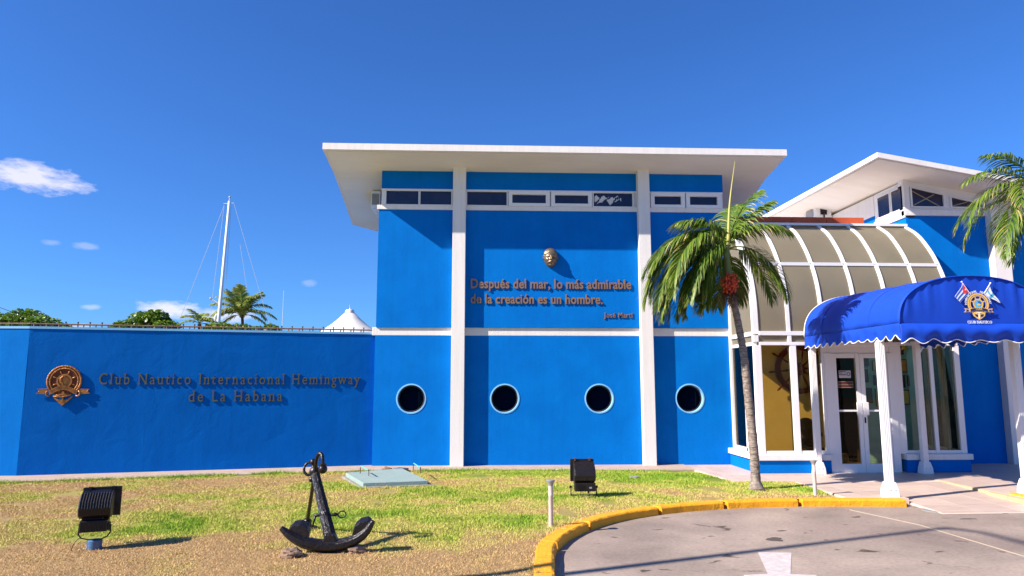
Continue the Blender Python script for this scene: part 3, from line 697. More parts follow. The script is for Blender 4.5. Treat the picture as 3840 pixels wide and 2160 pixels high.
# soffit plaster sheet, inset by a drip groove
b = MB(); ins = .07
b.add([(-3.05+ins, 12.92+ins, 5.978), (-3.05+ins, 14.0, 5.829), (-3.05+ins, 16.1, 5.269), (-2.55, 16.38, 5.193), (xs1-ins, 16.38, 5.193), (xs1-ins, 14.0, 5.829), (xs1-ins, 12.92+ins, 5.978),
       (-3.05+ins, 12.92+ins, 5.969), (-3.05+ins, 14.0, 5.820), (-3.05+ins, 16.1, 5.260), (-2.55, 16.38, 5.184), (xs1-ins, 16.38, 5.184), (xs1-ins, 14.0, 5.820), (xs1-ins, 12.92+ins, 5.969)],
      [(7, 8, 12, 13), (8, 9, 10, 11, 12)]+[(i, (i+1) % 7, (i+1) % 7+7, i+7) for i in range(7)])
b.build('soffit', SOFFIT, club)
# ------------------------------------------------------------------ air conditioner on the side wall
def aircon(name, x0, x1, y0, y1, z0, z1, label, side):
    t = thing(name, label, 'air conditioner', ((x0+x1)/2, y0, z0))
    MB().box(x0, x1, y0, y1, z0, z1).build('casing', ALU, t, bevel=.01)
    if side == 'front':
        for k in range(7): MB().box(x0+.02+k*.022, x0+.030+k*.022, y0-.006, y0-.002, z0+.07, z1-.06).build('grille_slot', DARKINT, t)
        MB().box(x0-.004, x0-.001, y0+.05, y1-.05, z0+.05, z1-.05).build('side_grille', DARKINT, t)
        b = MB(); b.tube([(x0+.02, y0+.05, z0), (x1, y0+.05, z0-.16)], .01, 5); b.tube([(x0+.02, y1-.05, z0), (x1, y1-.05, z0-.16)], .01, 5); b.build('bracket', ALU, t)
    else:
        MB().lathe([(0, 0), (.17, 0), (.19, .02), (.17, .03)], (x0-.03, (y0+y1)/2, (z0+z1)/2), 20, 'x').build('fan_guard', GREYCAP, t)
        MB().box(x0+.12, x1-.12, y0-.02, y0-.002, z1-.2, z1-.04).build('service_opening', DARKINT, t)
        b = MB(); b.tube([(x0+.2, y0-.02, z1-.15), (x0+.15, y0-.12, z0-.0), (x0+.05, y0-.2, z0-.2)], .02, 6); b.build('hose', DARKINT, t)
        b = MB(); b.box(x0-.2, x1, y0, y0+.05, z0-.05, z0); b.box(x0-.2, x1, y1-.05, y1, z0-.05, z0); b.build('bracket', ALU, t)
aircon('air_conditioner', -2.37, -2.175, 14.55, 15.25, 5.27, 5.64, 'white air conditioner hung on the left side wall below the slab roof', 'front')
MB().box(-2.18, -2.075, 14.6, 15.2, 5.3, 5.6).build('wall_mount', DARKINT, [o for o in bpy.data.objects if o.name == 'air_conditioner'][0])

# ================================================================== QUOTATION ON THE UPPER WALL
q = thing('quotation_lettering', 'raised copper coloured quotation in two lines with the signature José Martí beneath', 'lettering', (1.4, YW-.03, 3.1))
yt = YW-.040
lay_text('q1', frame((-.235, yt, 3.463), (1, 0, 0), (0, 0, 1)), COPPER, q)
lay_text('q2', frame((-.235, yt, 3.158), (1, 0, 0), (0, 0, 1)), COPPER, q)
lay_text('jm', frame((2.415, yt+.004, 2.885), (1, 0, 0), (0, 0, 1)), COPPER, q)

# bronze portrait mask
def bust(cx, cz, y0, s):
    nt_, na = 72, 96; vs = []; fs = []
    G = lambda x, z, x0, z0, sx_, sz_, a: a*math.exp(-((x-x0)/sx_)**2-((z-z0)/sz_)**2)
    for i in range(nt_+1):
        v = -1+2*i/nt_
        for j in range(na+1):
            u = -1+2*j/na           # u across, from ear to ear
            th = u*math.pi/2*1.02
            # head outline: wide brow, narrow chin
            wz = math.sqrt(max(0, 1-min(1, abs(v))**2.3)); wdt = .70*wz*(1+.10*v) if v > 0 else .70*wz*(1-.22*v*v+.04*v)
            x = math.sin(th)*wdt; d = math.cos(th)*wz*.72
            z = v
            f = max(0, math.cos(th))
            d += G(x, z, 0, -.10, .085, .20, .20)*f+G(x, z, 0, -.22, .14, .07, .12)*f     # nose
            d += G(x, z, .24, .11, .18, .055, .06)+G(x, z, -.24, .11, .18, .055, .06)       # brow
            d -= G(x, z, .25, -.01, .13, .085, .12)+G(x, z, -.25, -.01, .13, .085, .12)     # sockets
            d += G(x, z, .25, -.02, .09, .045, .06)+G(x, z, -.25, -.02, .09, .045, .06)     # eyeballs
            d += G(x, z, .38, -.24, .14, .14, .06)+G(x, z, -.38, -.24, .14, .14, .06)       # cheeks
            ms = -.42-.30*abs(x)**1.3*2.0
            d += .13*math.exp(-((z-ms)/.075)**2)*math.exp(-(x/.34)**4)                       # moustache
            d += G(x, z, 0, -.58, .16, .05, .05)-G(x, z, 0, -.66, .2, .04, .05)+G(x, z, 0, -.80, .2, .12, .10)  # lip and chin
            hair = 1/(1+math.exp(-(z-(.52-.35*abs(x)**1.5*1.6))/.03)); hair = max(hair, 1/(1+math.exp(-(abs(x)-.62)/.02)) if z > -.15 else 0)
            wav = .05+.035*math.sin(17*x+6*z)*math.sin(14*z+3*x)+.025*math.sin(31*x-11*z)
            k = 1+hair*wav*1.3
            vs.append((cx+x*s*k, y0-(max(d, 0)+hair*.04)*s, cz+z*s*(1+hair*.05*max(0, v))))
    for i in range(nt_):
        for j in range(na): a = i*(na+1)+j; fs.append((a, a+1, a+na+2, a+na+1))
    t = thing('portrait_mask', 'bronze portrait mask of a moustached man above the quotation', 'sculpture', (cx, y0, cz))
    b = MB(); b.add(vs, fs); b.build('face', BUST, t, smooth=True)
    for sx_ in (-1, 1):
        b = MB(); b.sphere((cx+sx_*.71*s, y0-.14*s, cz-.02*s), .17*s, 12, 9, (.35, .7, 1.1)); b.tube([(cx+sx_*.76*s+.0*k_, y0-.22*s, cz-.02*s+.15*s*math.sin(a)) for k_, a in enumerate((-1.4, -.7, 0, .7, 1.4))], .03*s, 6); b.build('ear', BUST, t, smooth=True)
bust(1.357, 4.075, YW-.03, .195)

# ================================================================== GARDEN WALL
UW = Vector((.9762, .2168, 0)); NW = Vector((.2168, -.9762, 0)); W0 = Vector((-7.957, 12.632, 0))
def wp(s_, off=0, z=0): p = W0+UW*s_+NW*off; return (p.x, p.y, z)
gw = thing('garden_wall', 'rough blue plastered garden wall that carries the club name', 'wall', wp(3, 0, 0))
b = MB(); nx_, nz_ = 90, 36; Lw = 5.995
vs = []
for i in range(nx_+1):
    for j in range(nz_+1):
        s_ = Lw*i/nx_; z = -.05+2.60*j/nz_*1.0
        off = .0045*(float(vnoise(np.array(s_+3), np.array(z+2), .55, 11))-.5)+.0018*(float(vnoise(np.array(s_+3), np.array(z+2), .17, 12))-.5)
        vs.append(wp(s_, off, z))
fs = [(i*(nz_+1)+j, (i+1)*(nz_+1)+j, (i+1)*(nz_+1)+j+1, i*(nz_+1)+j+1) for i in range(nx_) for j in range(nz_)]
MB().add(vs, fs).build('wall_face', BLUE_ROUGH, gw, smooth=True)
b = MB(); b.add([wp(0, -.006, -.05), wp(Lw, -.006, -.05), wp(Lw, -.25, -.05), wp(0, -.25, -.05), wp(0, -.006, 2.545), wp(Lw, -.006, 2.545), wp(Lw, -.25, 2.545), wp(0, -.25, 2.545)],
      [(0, 3, 2, 1), (4, 5, 6, 7), (0, 1, 5, 4), (1, 2, 6, 5), (2, 3, 7, 6), (3, 0, 4, 7)]); b.build('wall_core', BLUE, gw)
b = MB(); b.add([wp(.0, .012, 2.545), wp(Lw-.02, .012, 2.545), wp(Lw-.02, -.26, 2.545), wp(.0, -.26, 2.545), wp(0, .012, 2.585), wp(Lw-.02, .012, 2.585), wp(Lw-.02, -.26, 2.585), wp(0, -.26, 2.585)],
      [(0, 3, 2, 1), (4, 5, 6, 7), (0, 1, 5, 4), (1, 2, 6, 5), (2, 3, 7, 6), (3, 0, 4, 7)]); b.build('coping', LIGHTBLUE, gw)
# hairline cracks as thin raised ridges
MB().tube([wp(s_, -.0006, z) for s_, z in [(3.05, 2.5), (3.02, 2.3), (3.07, 2.1), (3.0, 1.95), (3.02, 1.85)]], .0022, 4).build('crack', BLUE_ROUGH, gw)
gw2 = thing('garden_wall', 'brighter blue return of the garden wall at the left edge of the picture', 'wall', (-9, 12.6, 0))
b = MB(); b.box(-13, -7.955, 12.632, 12.9, -.05, 2.545); b.T = None; b.build('wall_face', BLUE, gw2)
MB().box(-13, -7.957, 12.62, 12.9, 2.545, 2.585).build('coping', LIGHTBLUE, gw2)
# pipe railing on the wall
rl = thing('pipe_railing', 'low rusty pipe railing with short stubs along the garden wall top', 'railing', wp(3, -.08, 2.585))
def rail(P0, P1, n0, n1):
    a, c = Vector(P0), Vector(P1); d = (c-a); ln = d.length; u = d.normalized(); nrm = Vector((u.y, -u.x, 0)); k = int(ln/.195)
    return a, c, u, nrm, k, ln
a, c, u, nrm, k, ln = rail(wp(0, 0, 2.585), wp(5.94, 0, 2.585), 0, 0)
MB().tube([a+nrm*(-.03)+Vector((0, 0, .05)), c+nrm*(-.03)+Vector((0, 0, .05))], .010, 8).build('rail', RUST, rl, smooth='auto')
MB().tube([a+nrm*(-.17)+Vector((0, 0, .052)), c+nrm*(-.17)+Vector((0, 0, .052))], .009, 8).build('rail', RUSTDK, rl, smooth='auto')
st = MB().lathe([(.012, 0), (.012, .042), (.015, .045), (.015, .0)], (0, 0, 0), 8); stm = None
kb = MB().tube([(0, 0, 0), (0, 0, .085)], .012, 8); 
def stub_copies(a, u, nrm, k, par):
    s0 = MB().tube([(0, 0, -.005), (0, 0, .042)], .0125, 8).build('stub', RUST, par, smooth='auto'); k0 = MB().tube([(0, 0, -.01), (0, 0, .075), (0, 0, .105)], [.010, .010, .016], 8).build('post_tip', RUSTDK, par, smooth='auto')
    for i in range(k):
        for o0, off, sh in ((s0, -.03, .05), (k0, -.17, .11)):
            o = o0 if i == 0 else o0.copy()
            if i: COL.objects.link(o); o.parent = par
            p = a+u*(sh+i*.195)+nrm*off; o.matrix_parent_inverse = par.matrix_basis.inverted(); o.location = p
stub_copies(a, u, nrm, k, rl)
rl2 = thing('pipe_railing', 'short rusty pipe railing on the wall return at the left edge', 'railing', (-9, 12.7, 2.585))
a2 = Vector((-10.5, 12.66, 2.585)); 
MB().tube([(-10.5, 12.66, 2.637), (-7.97, 12.66, 2.637)], .010, 8).build('rail', RUST, rl2, smooth='auto')
stub_copies(a2, Vector((1, 0, 0)), Vector((0, -1, 0)), 13, rl2)

# club name
nm = thing('club_name_lettering', 'raised dark brass club name in two lines on the garden wall', 'lettering', wp(3.4, .02, 1.4))
lay_text('club', frame(Vector(wp(1.158, .010, 1.572)), UW, (0, 0, 1)), BRASSDK, nm)
lay_text('habana', frame(Vector(wp(2.650, .010, 1.258)), UW, (0, 0, 1)), BRASSDK, nm)

# bronze club emblem: built in its own x (along wall), z up, y out
em = thing('club_emblem', 'round bronze club emblem with rope rings, steering wheel, ribbon and anchor', 'emblem', wp(.612, .03, 1.62))
ME = frame(Vector(wp(.612, .012, 1.628)), UW, (0, 0, 1)) @ Matrix.Diagonal((1, 1, .48, 1))
def E(): b = MB(); b.T = ME; return b
def rope(rad, r, turns, a0, a1, name):
    b = E(); n = 140
    for ph in range(2):
        pts = []
        for i in range(n+1):
            a = R(a0+(a1-a0)*i/n); tw = turns*2*math.pi*i/n+ph*math.pi
            rr_ = rad+r*.5*math.cos(tw); pts.append((rr_*math.cos(a), rr_*math.sin(a), .028+r*.5*math.sin(tw)))
        b.tube(pts, r*.62, 6)
    return b.build(name, BRONZE, em, smooth=True)
b = E(); b.lathe([(0, -.012), (.255, -.012), (.262, .0), (.255, .014), (0, .014)], (0, 0, 0), 40); b.build('disc', mat('bronze_dark_red', (.16, .035, .015), .5, metal=.5, var=.6, vscale=14), em)
rope(.262, .017, 26, -52, 232, 'rope_ring'); rope(.222, .014, 24, -50, 230, 'rope_ring')
b = E(); b.lathe([(.095, .012), (.095, .036), (.125, .036), (.125, .012)], (0, .0, 0), 32); wh = b.build('wheel_rim', BRONZE, em, smooth='auto')
for k in range(8):
    a = R(22.5+45*k)
    if -130 < math.degrees(a)-360 < -50: pass
    b = E(); b.tube([(r_*math.cos(a), r_*math.sin(a), .024) for r_ in (.122, .14, .16, .178, .186)], [.007, .007, .012, .011, .005], 7); b.build('wheel_handle', BRONZE, em, smooth=True)
b = E(); b.tube([(.035, .075, .03), (-.02, .085, .034), (-.055, .045, .036), (-.05, -.01, .036), (-.015, -.05, .034), (.01, -.10, .03)], [.004, .014, .022, .020, .012, .004], 8); b.build('fish_figure', BRONZE, em, smooth=True)
b = E(); b.lathe([(0, .012), (.085, .012), (.085, .016), (0, .018)], (0, 0, 0), 24); b.build('inner_disc', BRONZE, em)
def ribbon(pts, hw, z, name):
    b = E(); n = len(pts); vs = []
    for i, (x, y) in enumerate(pts):
        x2, y2 = pts[min(i+1, n-1)]; x1, y1 = pts[max(i-1, 0)]; tx, ty = x2-x1, y2-y1; l_ = math.hypot(tx, ty); nx, ny = -ty/l_, tx/l_
        vs += [(x+nx*hw, y+ny*hw, z), (x-nx*hw, y-ny*hw, z), (x+nx*hw, y+ny*hw, z-.02), (x-nx*hw, y-ny*hw, z-.02)]
    fs = []
    for i in range(n-1):
        a_ = i*4; c_ = a_+4; fs += [(a_, a_+1, c_+1, c_), (a_+2, c_+2, c_+3, a_+3), (a_, c_, c_+2, a_+2), (a_+1, a_+3, c_+3, c_+1)]
    fs += [(0, 2, 3, 1), ((n-1)*4, (n-1)*4+1, (n-1)*4+3, (n-1)*4+2)]
    b.add(vs, fs)
    for sg in (1, -1): b.tube([(p[0]+0, p[1]+sg*hw*.92, z+.001) for p in pts], .0045, 5)
    return b.build(name, BRONZE, em)
def rc(x): return -.175+.060*math.cos(x/.20*1.9)
rp = [(x, rc(x)) for x in np.linspace(-.215, .215, 26)]
ribbon(rp, .036, .062, 'ribbon')
for sg in (-1, 1):
    b = E(); b.tube([(sg*.20, -.255, .05), (sg*.235, -.262, .05), (sg*.262, -.232, .052), (sg*.262, -.195, .052), (sg*.235, -.170, .05)], .012, 7); b.build('ribbon_curl', BRONZE, em, smooth=True)
    b = E(); b.prism([(sg*.25, -.135), (sg*.41, -.140), (sg*.37, -.178), (sg*.425, -.215), (sg*.25, -.225)], .012, .028); b.tube([(sg*.25, -.137, .028), (sg*.405, -.142, .028), (sg*.372, -.178, .028), (sg*.42, -.214, .028), (sg*.25, -.223, .028)], .005, 5); b.build('ribbon_tail', BRONZE, em)
txt = TX['emb']; vs_all = [v for vs, fs in txt for v in vs]; x1 = max(v[0] for v in vs_all); b = MB(); b.T = ME
for vs, fs in txt:
    cx = sum(v[0] for v in vs)/len(vs); X = (cx/x1-.5)*.36; ang = math.atan2(rc(X+.01)-rc(X-.01), .02); y0 = rc(X)-.020
    out = []
    for v in vs:
        dx = (v[0]-cx)*.72; dy = v[1]; out.append((X+dx*math.cos(ang)-dy*math.sin(ang), y0+dx*math.sin(ang)+dy*math.cos(ang), .064+v[2]))
    b.add(out, fs)
b.build('ribbon_lettering', BRONZE, em)
b = E(); b.tube([(0, -.20, .045), (0, -.36, .045)], .016, 4, rot=math.pi/4); b.tube([(-.06, -.232, .05), (.06, -.232, .05)], .009, 6); b.lathe([(.010, .038), (.010, .056), (.022, .056), (.022, .038)], (0, -.203, 0), 12)
b.prism([(-.155, -.262), (-.135, -.300), (-.09, -.345), (0, -.430), (.09, -.345), (.135, -.300), (.155, -.262), (.125, -.275), (.10, -.300), (.06, -.322), (.018, -.330), (-.018, -.330), (-.06, -.322), (-.10, -.300), (-.125, -.275)], .02, .042)
b.build('anchor_relief', BRONZE, em)
b = E(); b.tube([(-.15, -.262, .045), (-.09, -.272, .055), (-.02, -.280, .055), (.05, -.262, .055), (.13, -.238, .05)], .012, 6); b.tube([(-.15, -.24, .04), (-.05, -.25, .05), (.09, -.225, .05)], .010, 6); b.build('anchor_rope', BRONZE, em, smooth=True)

# ================================================================== GLAZED VESTIBULE
ves = thing('glass_vestibule', 'white framed glazed entrance vestibule with curved bronze panel roof', 'vestibule', (6.8, 12.5, 0))
YF = 12.53; X0, X1 = 4.93, 8.72
curve = smoothpath([(0, 12.53, 2.48), (0, 12.56, 3.05), (0, 12.66, 3.50), (0, 12.85, 3.90), (0, 13.07, 4.22), (0, 13.38, 4.55), (0, 13.80, 4.82)], 5)
RX = [4.98, 5.59, 6.22, 6.86, 7.47, 8.10, 8.69]
def ribbed(x, wdt=.075, dep=.07):
    b = MB(); vs = []; n = len(curve)
    for i, p in enumerate(curve):
        t = (curve[min(i+1, n-1)]-curve[max(i-1, 0)]).normalized(); nr = Vector((0, -t.z, t.y))
        for dx, o in ((-wdt/2, .012), (wdt/2, .012), (wdt/2, -dep), (-wdt/2, -dep)): q = p+nr*o; vs.append((x+dx, q.y, q.z))
    fs = [(i*4+j, i*4+(j+1) % 4, (i+1)*4+(j+1) % 4, (i+1)*4+j) for i in range(n-1) for j in range(4)]+[(0, 1, 2, 3), tuple((n-1)*4+j for j in range(4))]
    b.add(vs, fs); return b.build('rib', ALU, ves)
for x in RX: ribbed(x, .10 if x == RX[0] else .065)
nc = len(curve); imid = min(range(nc), key=lambda i: abs(curve[i].z-3.88))
def panel(i0, i1, xa, xb, name='roof_panel', inset=.012):
    b = MB(); vs = []
    for i in range(i0, i1+1):
        p = curve[i]; t = (curve[min(i+1, nc-1)]-curve[max(i-1, 0)]).normalized(); nr = Vector((0, -t.z, t.y)); q = p-nr*inset; q2 = p-nr*(inset+.008)
        vs += [(xa, q.y, q.z), (xb, q.y, q.z), (xb, q2.y, q2.z), (xa, q2.y, q2.z)]
    n = i1-i0+1; fs = [(i*4+j, i*4+(j+1) % 4, (i+1)*4+(j+1) % 4, (i+1)*4+j) for i in range(n-1) for j in range(4)]+[(0, 1, 2, 3), tuple((n-1)*4+j for j in range(4))]
    b.add(vs, fs); return b.build(name, FROST, ves, smooth='auto')
for xa, xb in zip(RX[:-1], RX[1:]):
    panel(0, imid-1, xa+.03, xb-.03); panel(imid-1, nc-1, xa+.03, xb-.03)
    q = curve[imid-1]; MB().box(xa+.03, xb-.03, q.y-.022, q.y+.05, q.z-.03, q.z+.03).build('purlin', ALU, ves)
MB().box(X0, X1, 13.70, 13.9, 4.785, 4.835).build('top_rail', ALU, ves)
# rails at the spring of the roof and over the windows
def post(x0, x1, z0, z1, y=YF, d=.07): return MB().box(x0, x1, y-.03, y+d, z0, z1).build('frame_post', ALU, ves, bevel=.003)
MB().box(X0+.1, X1, YF-.035, YF+.05, 2.455, 2.530).build('rail', ALU, ves, bevel=.003)
MB().box(X0+.1, X1, YF-.035, YF+.05, 2.275, 2.335).build('rail', ALU, ves, bevel=.003)
for xa, xb in zip(RX[:-1], RX[1:]): MB().box(xa+.03, xb-.03, YF+.005, YF+.013, 2.335, 2.455).build('transom_panel', FROST, ves)
for x in RX[:-1]: post(x-.035-(.02 if x == RX[0] else 0), x+.035, 2.335, 2.455, y=YF-.002)
# lower glazing
for x0, x1 in ((4.93, 5.055), (5.585, 5.70), (6.155, 6.315), (7.425, 7.640), (8.165, 8.235), (8.635, 8.74)): post(x0, x1, .335, 2.275)
for xa, xb in ((5.055, 5.585), (5.70, 6.155), (7.64, 8.165), (8.235, 8.635)):
    f = MB().box(xa, xb, YF-.02, YF+.03, .335, .395).build('window_rail', ALU, ves)
    MB().box(xa, xb, YF+.008, YF+.014, .395, 2.275).build('glass_pane', GLASS if xb < 7 else GLASSCL, ves)
# base walls and sills
for xa, xb, yy in ((4.87, 6.215, YF), (7.60, 8.76, YF)):
    MB().box(xa, xb, yy-.07, yy+.12, .012, .235).build('base_wall', BLUE, ves, bevel=.01)
    MB().box(xa-.03, xb+.03, yy-.11, yy+.14, .235, .335).build('sill', WHITE, ves, bevel=.008)
MB().box(4.87, 5.0, YF+.12, 13.83, .012, .235).build('base_wall', BLUE, ves); MB().box(4.83, 5.02, YF+.14, 13.83, .235, .335).build('sill', WHITE, ves, bevel=.008)
MB().box(8.62, 8.76, YF+.12, 13.79, .012, .235).build('base_wall', BLUE, ves)
# left cheek: straight frame in the x plane with curved head
MB().box(4.93, 5.02, 13.73, 13.81, .335, 4.75).build('frame_post', ALU, ves); MB().box(4.94, 5.0, 13.05, 13.11, .335, 2.455).build('frame_post', ALU, ves)
for z0, z1 in ((2.455, 2.53), (2.275, 2.335), (.335, .40)): MB().box(4.94, 5.01, YF+.05, 13.73, z0, z1).build('rail', ALU, ves)
MB().box(4.972, 4.978, YF+.07, 13.73, 2.335, 2.455).build('cheek_panel', FROST, ves)
MB().box(4.972, 4.978, YF+.07, 13.73, .40, 2.275).build('glass_pane', GLASS, ves)
b = MB(); pl = [(p.y+.02, p.z-.02) for p in curve]+[(13.8, 2.53), (12.6, 2.53)]; b.prism(pl, 4.970, 4.976, 'x'); b.build('cheek_panel', FROST, ves)
b = MB(); b.prism(pl, 8.70, 8.706, 'x'); b.build('cheek_panel', FROST, ves)
for z0, z1 in ((2.275, 2.53), (.335, .40)): MB().box(8.67, 8.73, YF+.07, 13.78, z0, z1).build('rail', ALU, ves)
MB().box(8.70, 8.705, YF+.07, 13.78, .40, 2.275).build('glass_pane', GLASSCL, ves)
for y_ in (12.95, 13.4): MB().box(8.66, 8.72, y_, y_+.06, .40, 2.275).build('frame_post', ALU_TAN, ves)
for x_ in (8.02, 8.50): MB().box(x_, x_+.05, YF+.10, YF+.16, .395, 2.275).build('inner_post', ALU_TAN, ves)
# door head and leaves
MB().box(6.315, 7.425, YF-.02, YF+.07, 2.135, 2.275).build('door_head', ALU, ves, bevel=.003)
MB().box(6.20, 6.345, YF-.045, YF+.05, .012, 2.137).build('door_jamb', ALU, ves, bevel=.004); MB().box(7.375, 7.50, YF-.045, YF+.05, .012, 2.137).build('door_jamb', ALU, ves, bevel=.004)
for xa, xb, hside in ((6.348, 6.856, 1), (6.862, 7.372, -1)):
    b = MB(); st_ = .075
    b.box(xa, xa+st_, YF-.03, YF+.02, .03, 2.13); b.box(xb-st_, xb, YF-.03, YF+.02, .03, 2.13); b.box(xa+st_, xb-st_, YF-.03, YF+.02, .03, .165); b.box(xa+st_, xb-st_, YF-.03, YF+.02, 2.045, 2.13); b.box(xa+st_, xb-st_, YF-.005, YF+.012, 1.08, 1.115)
    dl = b.build('door_leaf', ALU, ves, bevel=.003)
    MB().box(xa+st_, xb-st_, YF-.004, YF+.0, .165, 2.045).build('pane', GLASSCL if hside < 0 else GLASS, dl)
    hx = xb-.105 if hside > 0 else xa+.002
    MB().box(hx, hx+.104, YF-.055, YF-.03, 1.02, 1.25).build('handle_plate', ALU, dl, bevel=.006)
    if hside < 0: MB().box(xa+.022, xa+.050, YF-.036, YF-.030, .88, .98).build('lock', BLACKM, dl)
    MB().box(xa, xb, YF-.035, YF+.02, .013, .029).build('door_sweep', ALU, dl)
# notices on the left leaf
t = thing('closed_sign', 'white closed notice with a small clock stuck on the left door pane', 'sign', (6.58, YF-.01, 1.75))
MB().box(6.475, 6.695, YF-.009, YF-.006, 1.685, 1.818).build('card', mat('notice_card', (.5, .48, .52), .6), t)
MB().box(6.483, 6.605, YF-.012, YF-.0095, 1.735, 1.808).build('dark_field', PLAQUE, t)
lay_text('closed', frame((6.486, YF-.0135, 1.752), (1, 0, 0), (0, 0, 1)), PRW, t, 'sign_lettering', each=False)
MB().lathe([(.022, -.013), (.022, -.0095), (.034, -.0095), (.034, -.013)], (6.65, YF, 1.757), 16, 'y').build('clock_ring', PLAQUE, t)
t = MB().box(6.44, 6.73, YF-.010, YF-.006, 1.505, 1.625).build('notice_board', PLAQUE, None, bevel=.01); tag(t, 'dark red plate with faint yellow edging below the closed notice', 'sign')
bb = MB(); bb.tube([(6.447, YF-.011, 1.512), (6.723, YF-.011, 1.512), (6.723, YF-.011, 1.618), (6.447, YF-.011, 1.618), (6.447, YF-.011, 1.512)], .003, 4); bb.box(6.447, 6.723, YF-.012, YF-.0102, 1.561, 1.567); bb.build('edging', ALU_TAN, t)
# interior ---------------------------------------------------------
room = thing('lobby_room', 'lobby seen through the glass with cream and teal walls', 'room', (6.8, 14, 0))
MB().box(5.0, 8.68, YF+.12, 16.5, -.02, .016).build('floor', INTFLOOR, room)
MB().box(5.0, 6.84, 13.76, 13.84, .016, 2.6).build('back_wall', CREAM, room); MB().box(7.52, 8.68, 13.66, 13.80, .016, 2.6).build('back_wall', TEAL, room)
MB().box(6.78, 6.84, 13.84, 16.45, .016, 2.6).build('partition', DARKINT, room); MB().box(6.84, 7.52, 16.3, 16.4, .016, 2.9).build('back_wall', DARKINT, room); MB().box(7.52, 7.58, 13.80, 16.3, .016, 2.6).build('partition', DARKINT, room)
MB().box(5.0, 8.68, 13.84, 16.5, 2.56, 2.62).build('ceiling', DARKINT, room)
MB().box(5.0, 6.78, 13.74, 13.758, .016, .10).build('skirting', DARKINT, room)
# dividing wall over the window head, where the building meets the vestibule
MB().box(4.95, 8.75, 13.86, 14.1, 2.6, 4.80).build('upper_wall', WHITE, room)
# ship wheel
sw = thing('ship_wheel', 'large dark wooden ship wheel hung on the cream lobby wall', 'ship wheel', (6.28, 13.68, 1.87))
WX, WZ, WY = 6.28, 1.867, 13.68
# on the wall seen through the two left panes
bm_ = MB(); bm_.lathe([(.385, -.03), (.385, .03), (.485, .03), (.485, -.03)], (WX, WY, WZ), 40, 'y'); bm_.build('rim', WOOD, sw, bevel=.004)
MB().lathe([(0, -.06), (.09, -.06), (.12, 0), (.12, .04), (0, .04)], (WX, WY, WZ), 20, 'y').build('hub', WOOD, sw)
for k in range(10):
    a = 2*math.pi*k/10+.1; f_ = lambda r_: (WX+r_*math.cos(a), WY-.02, WZ+r_*math.sin(a))
    MB().tube([f_(.08), f_(.16), f_(.26), f_(.38), f_(.50), f_(.53), f_(.59), f_(.632)], [.024, .016, .024, .014, .012, .019, .024, .010], 8).build('spoke', WOOD, sw, smooth=True)
t = thing('armchair', 'dark carved armchair in the shade behind the second left pane', 'chair', (6.25, 13.4, 0))
b = MB(); b.box(6.02, 6.50, 13.1, 13.5, .30, .38); b.build('seat', BLACKM, t, bevel=.02); b = MB(); b.box(6.06, 6.46, 13.46, 13.52, .38, .74); b.lathe([(0, 0), (.19, 0), (.19, .05), (0, .05)], (6.26, 13.465, .74), 20, 'y'); b.build('backrest', BLACKM, t)
for x_ in (6.02, 6.46):
    b = MB(); b.tube([(x_+.02, 13.46, .6), (x_+.02, 13.25, .64), (x_+.02, 13.12, .56)], .035, 7); b.build('armrest', BLACKM, t, smooth=True)
    for y_ in (13.1, 13.46): MB().box(x_, x_+.04, y_, y_+.04, .016, .3).build('leg', BLACKM, t)
# framed plaques on the teal wall
PL = [(8.222, 2.259, .053, .197, PLAQUE), (8.331, 2.248, .134, .186, WOOD), (7.602, 2.007, .145, .163, PLAQUE), (7.776, 1.931, .061, .206, PAPER), (7.594, 1.736, .105, .26, PLAQUE), (8.213, 1.942, .059, .283, PLAQUE), (8.374, 1.931, .137, .261, ORANGE),
      (7.778, 1.649, .057, .195, PLAQUE), (8.217, 1.638, .051, .206, PLAQUE), (8.335, 1.627, .104, .249, DARKINT), (8.455, 1.638, .04, .217, PLAQUE), (7.645, 1.347, .113, .29, PLAQUE), (7.804, 1.304, .08, .344, PAPER), (8.219, 1.283, .08, .355, PAPER), (8.371, 1.315, .156, .291, PAPER)]
PLL = ['narrow dark red plaque at the top left of the side window', 'dark wooden board behind the brass bell', 'square dark plaque at the top of the right door pane', 'small cream certificate half hidden by the front post', 'tall dark red plaque with two medallions', 'tall dark plaque left of the orange picture', 'bright orange picture with yellow sails',
       'narrow dark plaque in the middle of the right door pane', 'narrow dark red plaque below and left of the orange picture', 'black panel directly under the orange picture', 'dark sliver of a plaque beside the back right post', 'dark plaque lowest in the right door pane', 'cream certificate low behind the front post', 'narrow yellow certificate left of the framed one', 'yellow certificate in a dark frame low in the side window']
for (x_, z_, w_, h_, mm), lb in zip(PL, PLL):
    t = thing('wall_plaque', lb, 'plaque', (x_, 13.65, z_), 'plaques on the teal lobby wall')
    MB().box(x_-w_/2, x_+w_/2, 13.63, 13.658, z_-h_/2, z_+h_/2).build('frame', WOOD, t, bevel=.003)
    e_ = min(.02, w_*.14); MB().box(x_-w_/2+e_, x_+w_/2-e_, 13.622, 13.6295, z_-h_/2+e_, z_+h_/2-e_).build('panel', mm, t)
b = MB(); b.lathe([(.012, .09), (.03, .085), (.04, .05), (.048, .01), (.066, -.02), (.066, -.026), (0, -.026)], (8.20, 13.3, 2.26), 18); tag(b.build('brass_bell', BRASS, None, smooth='auto'), 'small brass bell hanging in the lobby beside the plaques', 'bell')
t = thing('wicker_basket', 'chequered wicker basket on the floor behind the left door leaf', 'basket', (6.8, 13.28, 0)); b = MB(); b.box(6.68, 6.93, 13.2, 13.36, .017, .27); b.build('body', WICKER, t, bevel=.03); b = MB(); b.tube([(6.82, 13.28, .25), (6.82, 13.28, .42), (6.82, 13.3, .95)], .012, 6); b.build('handle', ALU_TAN, t)

